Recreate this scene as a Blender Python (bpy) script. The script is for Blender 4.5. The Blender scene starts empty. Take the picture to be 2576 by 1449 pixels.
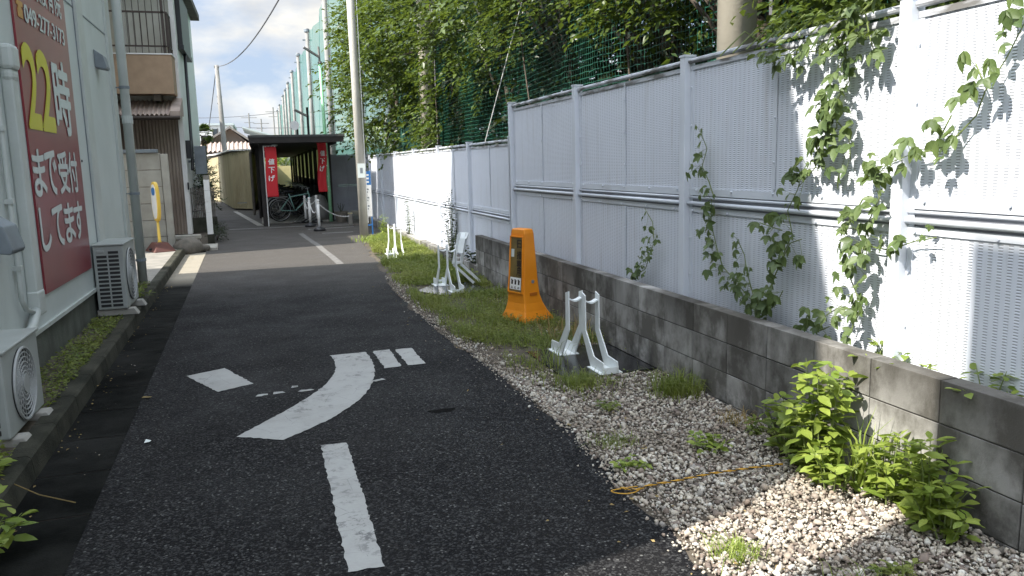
import bpy, math, random
import numpy as np
from mathutils import Vector, Matrix, Quaternion

rnd = random.Random(7)
rng = np.random.default_rng(11)
S = bpy.context.scene
COL = S.collection
V = Vector
R = math.radians

# ------------------------------------------------------------------ camera
PITCH = math.atan(.158); ROLL = .025; YAW = R(17.084)
fwd = V((math.sin(YAW)*math.cos(PITCH), math.cos(YAW)*math.cos(PITCH), -math.sin(PITCH)))
r0 = V((math.cos(YAW), -math.sin(YAW), 0)); u0 = r0.cross(fwd)
cr, sr = math.cos(ROLL), math.sin(ROLL)
rgt = r0*cr - u0*sr; upv = u0*cr + r0*sr
cd = bpy.data.cameras.new('camera'); cam = bpy.data.objects.new('camera', cd); COL.objects.link(cam)
cam.matrix_world = Matrix(((rgt.x, upv.x, -fwd.x, 0), (rgt.y, upv.y, -fwd.y, 0), (rgt.z, upv.z, -fwd.z, 1.6), (0, 0, 0, 1)))
cd.sensor_width = 36; cd.lens = 2000/2576*36; cd.clip_end = 2000; cd.clip_start = .05
S.camera = cam

# ------------------------------------------------------------------ sun, sky, exposure
SUNV = V((-1, -.25, 1.1)).normalized()      # towards the sun
sl = bpy.data.lights.new('sun', 'SUN'); sl.energy = 4.1; sl.angle = R(.6); sl.color = (1, .95, .86)
so = bpy.data.objects.new('sun', sl); COL.objects.link(so)
so.rotation_euler = (-SUNV).to_track_quat('-Z', 'Y').to_euler(); so.location = (-20, -5, 22)
W = bpy.data.worlds.new('World'); S.world = W; W.use_nodes = True
nt = W.node_tree; nt.nodes.clear()
def wn(t, **k):
    n = nt.nodes.new(t)
    for a, b in k.items(): setattr(n, a, b)
    return n
wo = wn('ShaderNodeOutputWorld'); bg = wn('ShaderNodeBackground'); sky = wn('ShaderNodeTexSky')
sky.sky_type = 'NISHITA'; sky.sun_disc = False
sky.sun_elevation = math.asin(SUNV.z); sky.sun_rotation = R(256)
sky.air_density = 1.0; sky.dust_density = 1.5; sky.ozone_density = 1.2
tc = wn('ShaderNodeTexCoord'); mp = wn('ShaderNodeMapping'); mp.inputs['Scale'].default_value = (1, 1, 2.6)
mp.inputs['Location'].default_value = (.35, .1, .2)
nz = wn('ShaderNodeTexNoise'); nz.inputs['Scale'].default_value = 3.1; nz.inputs['Detail'].default_value = 9; nz.inputs['Roughness'].default_value = .56
nz.inputs['Distortion'].default_value = .3
rp = wn('ShaderNodeValToRGB'); rp.color_ramp.elements[0].position = .44; rp.color_ramp.elements[1].position = .60
nz2 = wn('ShaderNodeTexNoise'); nz2.inputs['Scale'].default_value = 5; nz2.inputs['Detail'].default_value = 6
crp = wn('ShaderNodeValToRGB'); crp.color_ramp.elements[0].color = (2.15, 2.35, 2.8, 1); crp.color_ramp.elements[1].color = (4.8, 4.8, 4.75, 1)
crp.color_ramp.elements[0].position = .35; crp.color_ramp.elements[1].position = .6
pale = wn('ShaderNodeMixRGB'); pale.inputs['Fac'].default_value = .85; pale.inputs['Color2'].default_value = (1.85, 2.4, 3.6, 1)
mx = wn('ShaderNodeMixRGB')
L = nt.links.new
L(tc.outputs['Generated'], mp.inputs['Vector']); L(mp.outputs[0], nz.inputs['Vector']); L(nz.outputs['Fac'], rp.inputs[0])
L(mp.outputs[0], nz2.inputs['Vector']); L(nz2.outputs['Fac'], crp.inputs[0])
L(sky.outputs[0], pale.inputs['Color1']); L(rp.outputs[0], mx.inputs['Fac']); L(pale.outputs[0], mx.inputs['Color1']); L(crp.outputs[0], mx.inputs['Color2'])
# out-of-view sky boosted towards the sun, added to lift the fill light
dt = wn('ShaderNodeVectorMath', operation='DOT_PRODUCT'); dt.inputs[1].default_value = tuple(SUNV); L(tc.outputs['Generated'], dt.inputs[0])
mr = wn('ShaderNodeMapRange'); L(dt.outputs['Value'], mr.inputs['Value']); mr.inputs['From Min'].default_value = .12; mr.inputs['To Min'].default_value = 1; mr.inputs['To Max'].default_value = 4.6
gl = wn('ShaderNodeVectorMath', operation='SCALE'); L(mx.outputs[0], gl.inputs[0]); L(mr.outputs[0], gl.inputs['Scale'])
wb_ = wn('ShaderNodeVectorMath', operation='MULTIPLY'); wb_.inputs[1].default_value = (1.06, 1.02, .93); L(gl.outputs[0], wb_.inputs[0])
L(wb_.outputs[0], bg.inputs['Color']); bg.inputs['Strength'].default_value = .105; L(bg.outputs[0], wo.inputs[0])
S.view_settings.view_transform = 'Standard'; S.view_settings.look = 'None'
S.view_settings.exposure = 1.3; S.view_settings.gamma = 1
S.cycles.max_bounces = 6; S.cycles.transparent_max_bounces = 24

# ------------------------------------------------------------------ helpers
class Mat:
    def __init__(s, name):
        s.m = bpy.data.materials.new(name); s.m.use_nodes = True; s.t = s.m.node_tree
        s.b = s.t.nodes['Principled BSDF']; s.out = s.t.nodes['Material Output']
        s.tc = None
    def n(s, t, ins=None, **k):
        n = s.t.nodes.new(t)
        for a, b in k.items(): setattr(n, a, b)
        for a, b in (ins or {}).items():
            if hasattr(b, 'node') or isinstance(b, bpy.types.NodeSocket): s.t.links.new(b, n.inputs[a])
            else: n.inputs[a].default_value = b
        return n
    def obj(s):
        if s.tc is None: s.tc = s.n('ShaderNodeTexCoord').outputs['Object']
        return s.tc
    def set(s, k, v):
        if isinstance(v, bpy.types.NodeSocket): s.t.links.new(v, s.b.inputs[k])
        else: s.b.inputs[k].default_value = v
    def scaled(s, sc):
        return s.n('ShaderNodeMapping', {'Vector': s.obj(), 'Scale': sc}).outputs[0]
    def noise(s, scale, detail=4, rough=.55, vec=None):
        return s.n('ShaderNodeTexNoise', {'Vector': vec or s.obj(), 'Scale': scale, 'Detail': detail, 'Roughness': rough}).outputs['Fac']
    def ramp(s, f, a, b, ca=(0, 0, 0, 1), cb=(1, 1, 1, 1)):
        r = s.n('ShaderNodeValToRGB', {'Fac': f}); e = r.color_ramp.elements
        e[0].position = a; e[1].position = b; e[0].color = ca; e[1].color = cb
        return r.outputs[0]
    def mix(s, f, a, b, mode='MIX'):
        c4 = lambda c: c if isinstance(c, bpy.types.NodeSocket) else (tuple(c)+(1,))[:4]
        return s.n('ShaderNodeMixRGB', {'Fac': f, 'Color1': c4(a), 'Color2': c4(b)}, blend_type=mode).outputs[0]
    def math(s, op, a, b=0.):
        n = s.n('ShaderNodeMath', operation=op)
        for i, v in enumerate((a, b)):
            if isinstance(v, bpy.types.NodeSocket): s.t.links.new(v, n.inputs[i])
            else: n.inputs[i].default_value = v
        return n.outputs[0]
    def bump(s, h, strength=.3, dist=.01):
        b = s.n('ShaderNodeBump', {'Height': h, 'Strength': strength, 'Distance': dist})
        s.set('Normal', b.outputs[0])
    def sep(s):
        x = s.n('ShaderNodeSeparateXYZ', {'Vector': s.obj()}); return x.outputs
    def rand(s):
        return s.n('ShaderNodeNewGeometry').outputs['Random Per Island']

def mat(name, c, rough=.7, c2=None, ns=4., a=.35, b=.65, bump=None, isl=0., metal=0., spec=.5, stretch=None, detail=5, dirt=None, dscale=1.2, dpos=(.5, .75)):
    m = Mat(name); col = tuple(c)+(1,)
    if c2 is not None:
        vec = m.scaled(stretch) if stretch else None
        col = m.mix(m.ramp(m.noise(ns, detail, vec=vec), a, b), c, c2)
    if dirt is not None:
        vec = m.scaled((1, 1, .25))
        col = m.mix(m.ramp(m.noise(dscale, 8, .65, vec=vec), dpos[0], dpos[1]), col, dirt)
    if isl:
        f = m.math('ADD', m.math('MULTIPLY', m.rand(), isl*2), 1-isl)
        cmb = m.n('ShaderNodeCombineXYZ', {'X': f, 'Y': f, 'Z': f}).outputs[0]
        col = m.mix(1, col, cmb, 'MULTIPLY')
    m.set('Base Color', col); m.set('Roughness', rough); m.set('Metallic', metal); m.set('Specular IOR Level', spec)
    if bump: m.bump(m.noise(bump[0], 5), bump[1], .01)
    return m.m

def leafmat(name, c1, c2, trans=.35, rough=.5, c3=None, glow=(.28, .38, .04)):
    m = Mat(name); r = m.rand()
    col = m.mix(r, c1, c2)
    if c3 is not None: col = m.mix(m.ramp(m.noise(1.3, 3), .45, .62), col, m.mix(r, c3, c2))
    m.set('Base Color', col); m.set('Roughness', rough); m.set('Specular IOR Level', .4)
    tr = m.n('ShaderNodeBsdfTranslucent', {'Color': m.mix(.5, col, glow)})
    ms = m.n('ShaderNodeMixShader', {'Fac': trans}); m.t.links.new(m.b.outputs[0], ms.inputs[1]); m.t.links.new(tr.outputs[0], ms.inputs[2])
    m.t.links.new(ms.outputs[0], m.out.inputs[0])
    return m.m

class MB:
    def __init__(s): s.v = []; s.f = []
    def add(s, vs, fs):
        k = len(s.v); s.v += [tuple(v) for v in vs]; s.f += [tuple(i+k for i in f) for f in fs]; return s
    def box(s, x0, x1, y0, y1, z0, z1):
        return s.add([(x0,y0,z0),(x1,y0,z0),(x1,y1,z0),(x0,y1,z0),(x0,y0,z1),(x1,y0,z1),(x1,y1,z1),(x0,y1,z1)],
                     [(0,3,2,1),(4,5,6,7),(0,1,5,4),(1,2,6,5),(2,3,7,6),(3,0,4,7)])
    def obox(s, o, ax, ay, az):   # box from corner o with edge vectors
        o, ax, ay, az = V(o), V(ax), V(ay), V(az)
        return s.add([o, o+ax, o+ax+ay, o+ay, o+az, o+ax+az, o+ax+ay+az, o+ay+az],
                     [(0,3,2,1),(4,5,6,7),(0,1,5,4),(1,2,6,5),(2,3,7,6),(3,0,4,7)])
    def bar(s, p, q, w, h=None, up=(0, 0, 1)):
        p, q = V(p), V(q); d = (q-p); a = d.cross(V(up))
        if a.length < 1e-6: a = d.cross(V((0, 1, 0)))
        a.normalize(); b = a.cross(d).normalized(); h = h or w
        return s.obox(p-a*w/2-b*h/2, a*w, d, b*h) if False else s.obox(p-a*w/2-b*h/2, d, a*w, b*h)
    def prism(s, pts, z0, z1):    # xy polygon
        n = len(pts)
        return s.add([(x, y, z0) for x, y in pts]+[(x, y, z1) for x, y in pts],
                     [tuple(range(n))[::-1], tuple(range(n, 2*n))]+[(i, (i+1) % n, n+(i+1) % n, n+i) for i in range(n)])
    def prismx(s, pts, x0, x1):   # yz polygon extruded in x
        n = len(pts)
        return s.add([(x0, y, z) for y, z in pts]+[(x1, y, z) for y, z in pts],
                     [tuple(range(n))[::-1], tuple(range(n, 2*n))]+[(i, (i+1) % n, n+(i+1) % n, n+i) for i in range(n)])
    def prismy(s, pts, y0, y1):   # xz polygon extruded in y
        n = len(pts)
        return s.add([(x, y0, z) for x, z in pts]+[(x, y1, z) for x, z in pts],
                     [tuple(range(n)), tuple(range(n, 2*n))[::-1]]+[(i, n+i, n+(i+1) % n, (i+1) % n) for i in range(n)])
    def tube(s, pts, r, seg=8, cap=True, closed=False):
        pts = [V(p) for p in pts]; n = len(pts); rs = r if isinstance(r, (list, tuple)) else [r]*n
        vs = []; a = None
        for i, p in enumerate(pts):
            d = (pts[(i+1) % n]-pts[i-1]) if closed else pts[min(i+1, n-1)]-pts[max(i-1, 0)]
            d.normalize()
            if a is None: a = d.orthogonal().normalized()
            else:
                a = (a-d*a.dot(d))
                a = a.normalized() if a.length > 1e-6 else d.orthogonal().normalized()
            b = d.cross(a)
            for k in range(seg):
                t = 2*math.pi*k/seg; vs.append(p+(a*math.cos(t)+b*math.sin(t))*rs[i])
        fs = []
        for i in range(n if closed else n-1):
            j = (i+1) % n
            for k in range(seg): fs.append((i*seg+k, i*seg+(k+1) % seg, j*seg+(k+1) % seg, j*seg+k))
        if cap and not closed: fs += [tuple(range(seg))[::-1], tuple(range((n-1)*seg, n*seg))]
        return s.add(vs, fs)
    def lathe(s, c, prof, seg=20):   # prof: (r, z)
        c = V(c); n = len(prof); vs = []
        for r, z in prof:
            for k in range(seg):
                t = 2*math.pi*k/seg; vs.append((c.x+r*math.cos(t), c.y+r*math.sin(t), c.z+z))
        fs = [(i*seg+k, i*seg+(k+1) % seg, (i+1)*seg+(k+1) % seg, (i+1)*seg+k) for i in range(n-1) for k in range(seg)]
        fs += [tuple(range(seg))[::-1], tuple(range((n-1)*seg, n*seg))]
        return s.add(vs, fs)
    def build(s, name, m, parent=None, smooth=False, bevel=0.):
        me = bpy.data.meshes.new(name); me.from_pydata(s.v, [], s.f); me.materials.append(m)
        if smooth: me.polygons.foreach_set('use_smooth', [True]*len(me.polygons))
        o = bpy.data.objects.new(name, me); COL.objects.link(o)
        if parent is not None: o.parent = parent
        if bevel:
            b = o.modifiers.new('bevel', 'BEVEL'); b.width = bevel; b.segments = 2; b.limit_method = 'ANGLE'; b.angle_limit = R(40)
        return o

def npmesh(name, v, f, m, parent=None, smooth=False):
    me = bpy.data.meshes.new(name); v = np.asarray(v, np.float32); f = np.asarray(f, np.int32)
    me.vertices.add(len(v)); me.vertices.foreach_set('co', v.ravel())
    k = f.shape[1]; me.loops.add(f.size); me.loops.foreach_set('vertex_index', f.ravel())
    me.polygons.add(len(f)); me.polygons.foreach_set('loop_start', np.arange(len(f), dtype=np.int32)*k)
    me.polygons.foreach_set('loop_total', np.full(len(f), k, np.int32))
    if smooth: me.polygons.foreach_set('use_smooth', np.ones(len(f), bool))
    me.update(calc_edges=True); me.materials.append(m)
    o = bpy.data.objects.new(name, me); COL.objects.link(o)
    if parent is not None: o.parent = parent
    return o

def tag(o, label=None, cat=None, group=None, kind=None):
    if label: o['label'] = label
    if cat: o['category'] = cat
    if group: o['group'] = group
    if kind: o['kind'] = kind
    return o
def thing(name, label, cat, loc=(0, 0, 0), group=None, rz=0):
    o = bpy.data.objects.new(name, None); COL.objects.link(o); o.location = loc; o.rotation_euler = (0, 0, rz)
    o.empty_display_size = .1
    return tag(o, label, cat, group)
def struct(o): o['kind'] = 'structure'; return o
def copy_tree(o, parent=None):
    c = o.copy(); COL.objects.link(c)
    if parent is not None: c.parent = parent
    for ch in list(o.children): copy_tree(ch, c)
    return c

def text(body, parent, m, org, rv, uv, w, h, off=.0, name='lettering', label=None, curve=None):
    """lettering fitted into a w x h rectangle whose lower left corner is org"""
    cu = bpy.data.curves.new('tmp', 'FONT'); cu.body = body; cu.fill_mode = 'FRONT'; cu.resolution_u = 4
    to = bpy.data.objects.new('tmp', cu); COL.objects.link(to); bpy.context.view_layer.update()
    me = bpy.data.meshes.new_from_object(to.evaluated_get(bpy.context.evaluated_depsgraph_get()))
    bpy.data.objects.remove(to); me.name = name
    n = len(me.vertices); co = np.empty(n*3, np.float32); me.vertices.foreach_get('co', co); co = co.reshape(-1, 3)
    if n:
        mn, mxx = co.min(0), co.max(0)
        u = (co[:, 0]-mn[0])/max(mxx[0]-mn[0], 1e-6)*w; v_ = (co[:, 1]-mn[1])/max(mxx[1]-mn[1], 1e-6)*h
        P = np.array(org)+np.outer(u, np.array(rv))+np.outer(v_, np.array(uv))
        if curve: P = curve(P)
        me.vertices.foreach_set('co', P.astype(np.float32).ravel())
    if off and n:
        # thicken the strokes: copies shifted sideways, each a hair proud of the last
        nv_ = np.cross(np.array(rv, float), np.array(uv, float)); P0 = np.empty(n*3, np.float32); me.vertices.foreach_get('co', P0); P0 = P0.reshape(-1, 3)
        fs = [tuple(p.vertices) for p in me.polygons]; vs_, ff = [], []; b_ = off*w*.9
        for q, (dx, dy) in enumerate(((0, 0), (-1, 0), (1, 0), (0, 1), (0, -1), (.7, .7), (-.7, -.7))):
            vs_.append(P0+b_*dx*np.array(rv)+b_*dy*np.array(uv)*min(1.5, h/w)+nv_*.0004*q); ff += [tuple(i+q*n for i in f_) for f_ in fs]
        me = bpy.data.meshes.new(name); me.from_pydata([tuple(v) for v in np.concatenate(vs_)], [], ff)
    me.materials.clear(); me.materials.append(m); me.update()
    o = bpy.data.objects.new(name, me); COL.objects.link(o)
    if parent is not None: o.parent = parent
    if label: o['label'] = label
    return o

# leaf cloud ---------------------------------------------------------------
T_DIAMOND = (np.array([(0,0,0),(.38,.27,.07),(1,0,-.04),(.38,-.27,.07)]), np.array([(0,2,1),(0,3,2)]))
T_OVATE = (np.array([(0,0,0),(.18,.2,.05),(.5,.27,.07),(.8,.14,.02),(1,0,-.06),(.8,-.14,.02),(.5,-.27,.07),(.18,-.2,.05),(.5,0,0)]),
           np.array([(0,8,1),(1,8,2),(2,8,3),(3,8,4),(4,8,5),(5,8,6),(6,8,7),(7,8,0)]))
T_LONG = (np.array([(0,0,0),(.3,.13,.03),(.7,.1,.0),(1,0,-.12),(.7,-.1,0),(.3,-.13,.03)]), np.array([(0,5,1),(1,5,4),(1,4,2),(2,4,3)]))
def norm(a): return a/np.maximum(np.linalg.norm(a, axis=1, keepdims=True), 1e-6)
def leaves(pos, dr, nrm, size, tmpl=T_DIAMOND):
    pos, dr, nrm = np.asarray(pos, float), norm(np.asarray(dr, float)), np.asarray(nrm, float)
    side = norm(np.cross(nrm, dr)); up = np.cross(dr, side); size = np.asarray(size, float).reshape(-1, 1, 1)
    t, f = tmpl; n = len(pos)
    P = (t[None, :, 0:1]*dr[:, None]+t[None, :, 1:2]*side[:, None]+t[None, :, 2:3]*up[:, None])*size+pos[:, None]
    F = f[None]+(np.arange(n)*len(t))[:, None, None]
    return P.reshape(-1, 3), F.reshape(-1, 3)
def sprays(cen, dirs, length, nl, size, droop=.3, tmpl=T_DIAMOND, seed=1):
    """every spray: a twig from cen along dirs with nl leaves either side"""
    g = np.random.default_rng(seed); n = len(cen); dirs = norm(dirs)
    t = np.linspace(.08, 1, nl)[None, :, None]*length.reshape(-1, 1, 1)
    d = dirs[:, None]; P = cen[:, None]+d*t+np.array((0, 0, -1.))*droop*(t**2)
    up = np.array((0, 0, 1.)); sd = norm(np.cross(dirs, up)+1e-4)[:, None]
    sg = np.where(np.arange(nl) % 2, 1., -1.)[None, :, None]
    D = d*.75+sd*sg*.9+g.normal(0, .28, (n, nl, 3))+np.array((0, 0, -.25))
    N = np.array((0, 0, 1.))+g.normal(0, .42, (n, nl, 3))+d*.1
    sz = size*g.uniform(.65, 1.2, (n, nl))*np.where(np.linspace(0, 1, nl) > .85, .8, 1)
    return leaves(P.reshape(-1, 3), D.reshape(-1, 3), N.reshape(-1, 3), sz.ravel(), tmpl)
def merge(parts):
    vs, fs, k = [], [], 0
    for v, f in parts: vs.append(v); fs.append(f+k); k += len(v)
    return np.concatenate(vs), np.concatenate(fs)

# ------------------------------------------------------------------ materials
def m_asphalt():
    m = Mat('asphalt')
    vo = m.n('ShaderNodeTexVoronoi', {'Vector': m.obj(), 'Scale': 105.})
    s = m.n('ShaderNodeSeparateColor', {'Color': vo.outputs['Color']}).outputs[0]
    spk = m.ramp(s, .58, 1., (.0035, .0035, .0045, 1), (.055, .055, .055, 1))
    vo2 = m.n('ShaderNodeTexVoronoi', {'Vector': m.obj(), 'Scale': 62.})
    s2 = m.n('ShaderNodeSeparateColor', {'Color': vo2.outputs['Color']}).outputs[1]
    core = m.ramp(vo2.outputs['Distance'], .32, .42, (1, 1, 1, 1), (0, 0, 0, 1))
    f = m.math('MULTIPLY', m.math('GREATER_THAN', s2, .93), core)
    big = m.ramp(m.noise(.9, 5, .6), .35, .7)
    base = m.mix(big, spk, (.0085, .0085, .0095))
    base = m.mix(m.math('MULTIPLY', big, .35), spk, base)
    y = m.sep()[1]
    pt = m.ramp(m.noise(.55, 6, .65, vec=m.scaled((1.6, .45, 1))), .42, .62)
    base = m.mix(m.math('MULTIPLY', pt, .3), base, (.019, .0175, .0165))
    gr = m.math('MULTIPLY', m.ramp(m.noise(14, 6, .7), .60, .70), m.ramp(m.noise(.8, 4), .45, .65))
    base = m.mix(m.math('MULTIPLY', gr, .5), base, (.045, .04, .034))
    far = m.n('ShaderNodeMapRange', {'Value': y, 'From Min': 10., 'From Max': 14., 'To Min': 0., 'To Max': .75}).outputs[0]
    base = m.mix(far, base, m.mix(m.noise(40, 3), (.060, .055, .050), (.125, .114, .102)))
    col = m.mix(m.math('MULTIPLY', f, .5), base, (.20, .20, .19))
    m.set('Base Color', col); m.set('Roughness', m.ramp(m.noise(1.4, 4), .3, .7, (.6,)*3+(1,), (.85,)*3+(1,)))
    m.set('Specular IOR Level', .14)
    h = m.math('ADD', m.math('MULTIPLY', vo.outputs['Distance'], -1.), m.math('MULTIPLY', vo2.outputs['Distance'], -1.))
    m.bump(h, .55, .006)
    return m.m
def m_paint():
    m = Mat('road_paint')
    wear = m.ramp(m.noise(11, 10, .76), .52, .58)
    spot = m.ramp(m.noise(1.7, 3), .46, .6)
    f = m.math('MULTIPLY', wear, spot)
    col = m.mix(m.noise(60, 4), (.38, .38, .365), (.33, .33, .315))
    col = m.mix(m.math('MULTIPLY', m.ramp(m.noise(3, 8, .7), .45, .7), .45), col, (.20, .195, .18))
    vc = m.n('ShaderNodeTexVoronoi', {'Vector': m.obj(), 'Scale': 5.}, feature='DISTANCE_TO_EDGE').outputs['Distance']
    crk = m.math('MULTIPLY', m.math('LESS_THAN', m.math('ADD', vc, m.math('MULTIPLY', m.noise(30, 4), .02)), .014), m.math('GREATER_THAN', m.noise(2.1, 2), .5))
    col = m.mix(m.math('MULTIPLY', crk, .7), col, (.12, .12, .115))
    m.set('Base Color', m.mix(m.math('MULTIPLY', f, .8), col, (.08, .08, .08))); m.set('Roughness', .65)
    m.bump(m.noise(120, 4), .35, .004)
    return m.m
def m_block():
    m = Mat('concrete_block')
    r3 = m.n('ShaderNodeCombineXYZ', {'X': m.math('MULTIPLY', m.rand(), 7.), 'Y': m.math('MULTIPLY', m.rand(), 23.), 'Z': m.math('MULTIPLY', m.rand(), 11.)}).outputs[0]
    vv = m.n('ShaderNodeVectorMath', {0: m.scaled((1, 1, .55)), 1: r3}, operation='ADD').outputs[0]
    mixn = m.mix(.5, m.noise(3.2, 8, .62, vec=vv), m.noise(2.4, 8, .65))
    col = m.mix(m.ramp(mixn, .45, .56), (.115, .108, .096), (.34, .33, .31))
    z = m.sep()[2]
    up = m.n('ShaderNodeMapRange', {'Value': z, 'From Min': .25, 'From Max': .6, 'To Min': .05, 'To Max': .75}).outputs[0]
    stn = m.math('MULTIPLY', m.ramp(m.noise(1.9, 7, .62, vec=m.scaled((1, 1, .4))), .36, .56), up)
    col = m.mix(stn, col, (.055, .050, .042))
    low = m.n('ShaderNodeMapRange', {'Value': z, 'From Min': .0, 'From Max': .22, 'To Min': .8, 'To Max': .0}).outputs[0]
    col = m.mix(m.math('MULTIPLY', low, m.ramp(m.noise(5, 6, .7), .45, .58)), col, (.03, .03, .027))
    f = m.math('ADD', m.math('MULTIPLY', m.rand(), .4), .8)
    cmb = m.n('ShaderNodeCombineXYZ', {'X': f, 'Y': f, 'Z': f}).outputs[0]
    col = m.mix(1, col, cmb, 'MULTIPLY')
    m.set('Base Color', col); m.set('Roughness', .9); m.set('Specular IOR Level', .25)
    m.bump(m.noise(90, 6, .7), .5, .004)
    return m.m
def m_panel():
    """painted steel sheet with columns of small pressed dashes"""
    m = Mat('steel_panel'); x, y, z = m.sep()
    colf = m.math('FRACT', m.math('DIVIDE', y, .050))
    mask = m.math('MULTIPLY', m.math('GREATER_THAN', colf, .12), m.math('LESS_THAN', colf, .60))
    row = m.math('FRACT', m.math('DIVIDE', z, .0130))
    tri = m.math('ABSOLUTE', m.math('SUBTRACT', row, .5))
    h = m.math('MULTIPLY', mask, m.math('SUBTRACT', 1., m.math('MULTIPLY', tri, 2.)))
    slot = m.math('MULTIPLY', mask, m.math('LESS_THAN', row, .30))
    col = m.mix(m.ramp(m.noise(1.3, 6, .6), .3, .75), (.66, .69, .75), (.60, .63, .69))
    col = m.mix(m.math('MULTIPLY', slot, .72), col, (.26, .27, .30))
    dirt = m.math('MULTIPLY', m.ramp(m.noise(2.2, 8, .7, vec=m.scaled((1, 3, .3))), .56, .72), .3)
    col = m.mix(dirt, col, (.36, .34, .32))
    streak = m.math('MULTIPLY', m.ramp(m.noise(5, 7, .72, vec=m.scaled((1, 2.2, .12))), .55, .66), .28)
    col = m.mix(streak, col, (.34, .33, .31))
    rust = m.math('MULTIPLY', m.ramp(m.noise(26, 5, .7, vec=m.scaled((1, 1, .35))), .5, .6), m.n('ShaderNodeMapRange', {'Value': z, 'From Min': 2.16, 'From Max': 2.26, 'To Min': 0., 'To Max': .6}).outputs[0])
    col = m.mix(rust, col, (.12, .07, .05))
    m.set('Base Color', col); m.set('Roughness', .42); m.set('Specular IOR Level', .4)
    m.bump(h, .6, .004)
    return m.m
def m_net(cell, th, far=False):
    m = Mat('net_cord'); x, y, z = m.sep()
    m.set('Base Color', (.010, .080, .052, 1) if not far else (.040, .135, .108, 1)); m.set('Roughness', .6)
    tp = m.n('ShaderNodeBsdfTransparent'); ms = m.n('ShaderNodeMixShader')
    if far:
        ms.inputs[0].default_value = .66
    else:
        wob = m.math('MULTIPLY', m.noise(2.5, 3), .06)
        a = m.math('LESS_THAN', m.math('FRACT', m.math('DIVIDE', m.math('ADD', y, wob), cell)), th)
        b = m.math('LESS_THAN', m.math('FRACT', m.math('DIVIDE', m.math('ADD', z, wob), cell)), th)
        m.t.links.new(m.math('MAXIMUM', a, b), ms.inputs[0])
    m.t.links.new(tp.outputs[0], ms.inputs[1]); m.t.links.new(m.b.outputs[0], ms.inputs[2]); m.t.links.new(ms.outputs[0], m.out.inputs[0])
    return m.m

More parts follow.
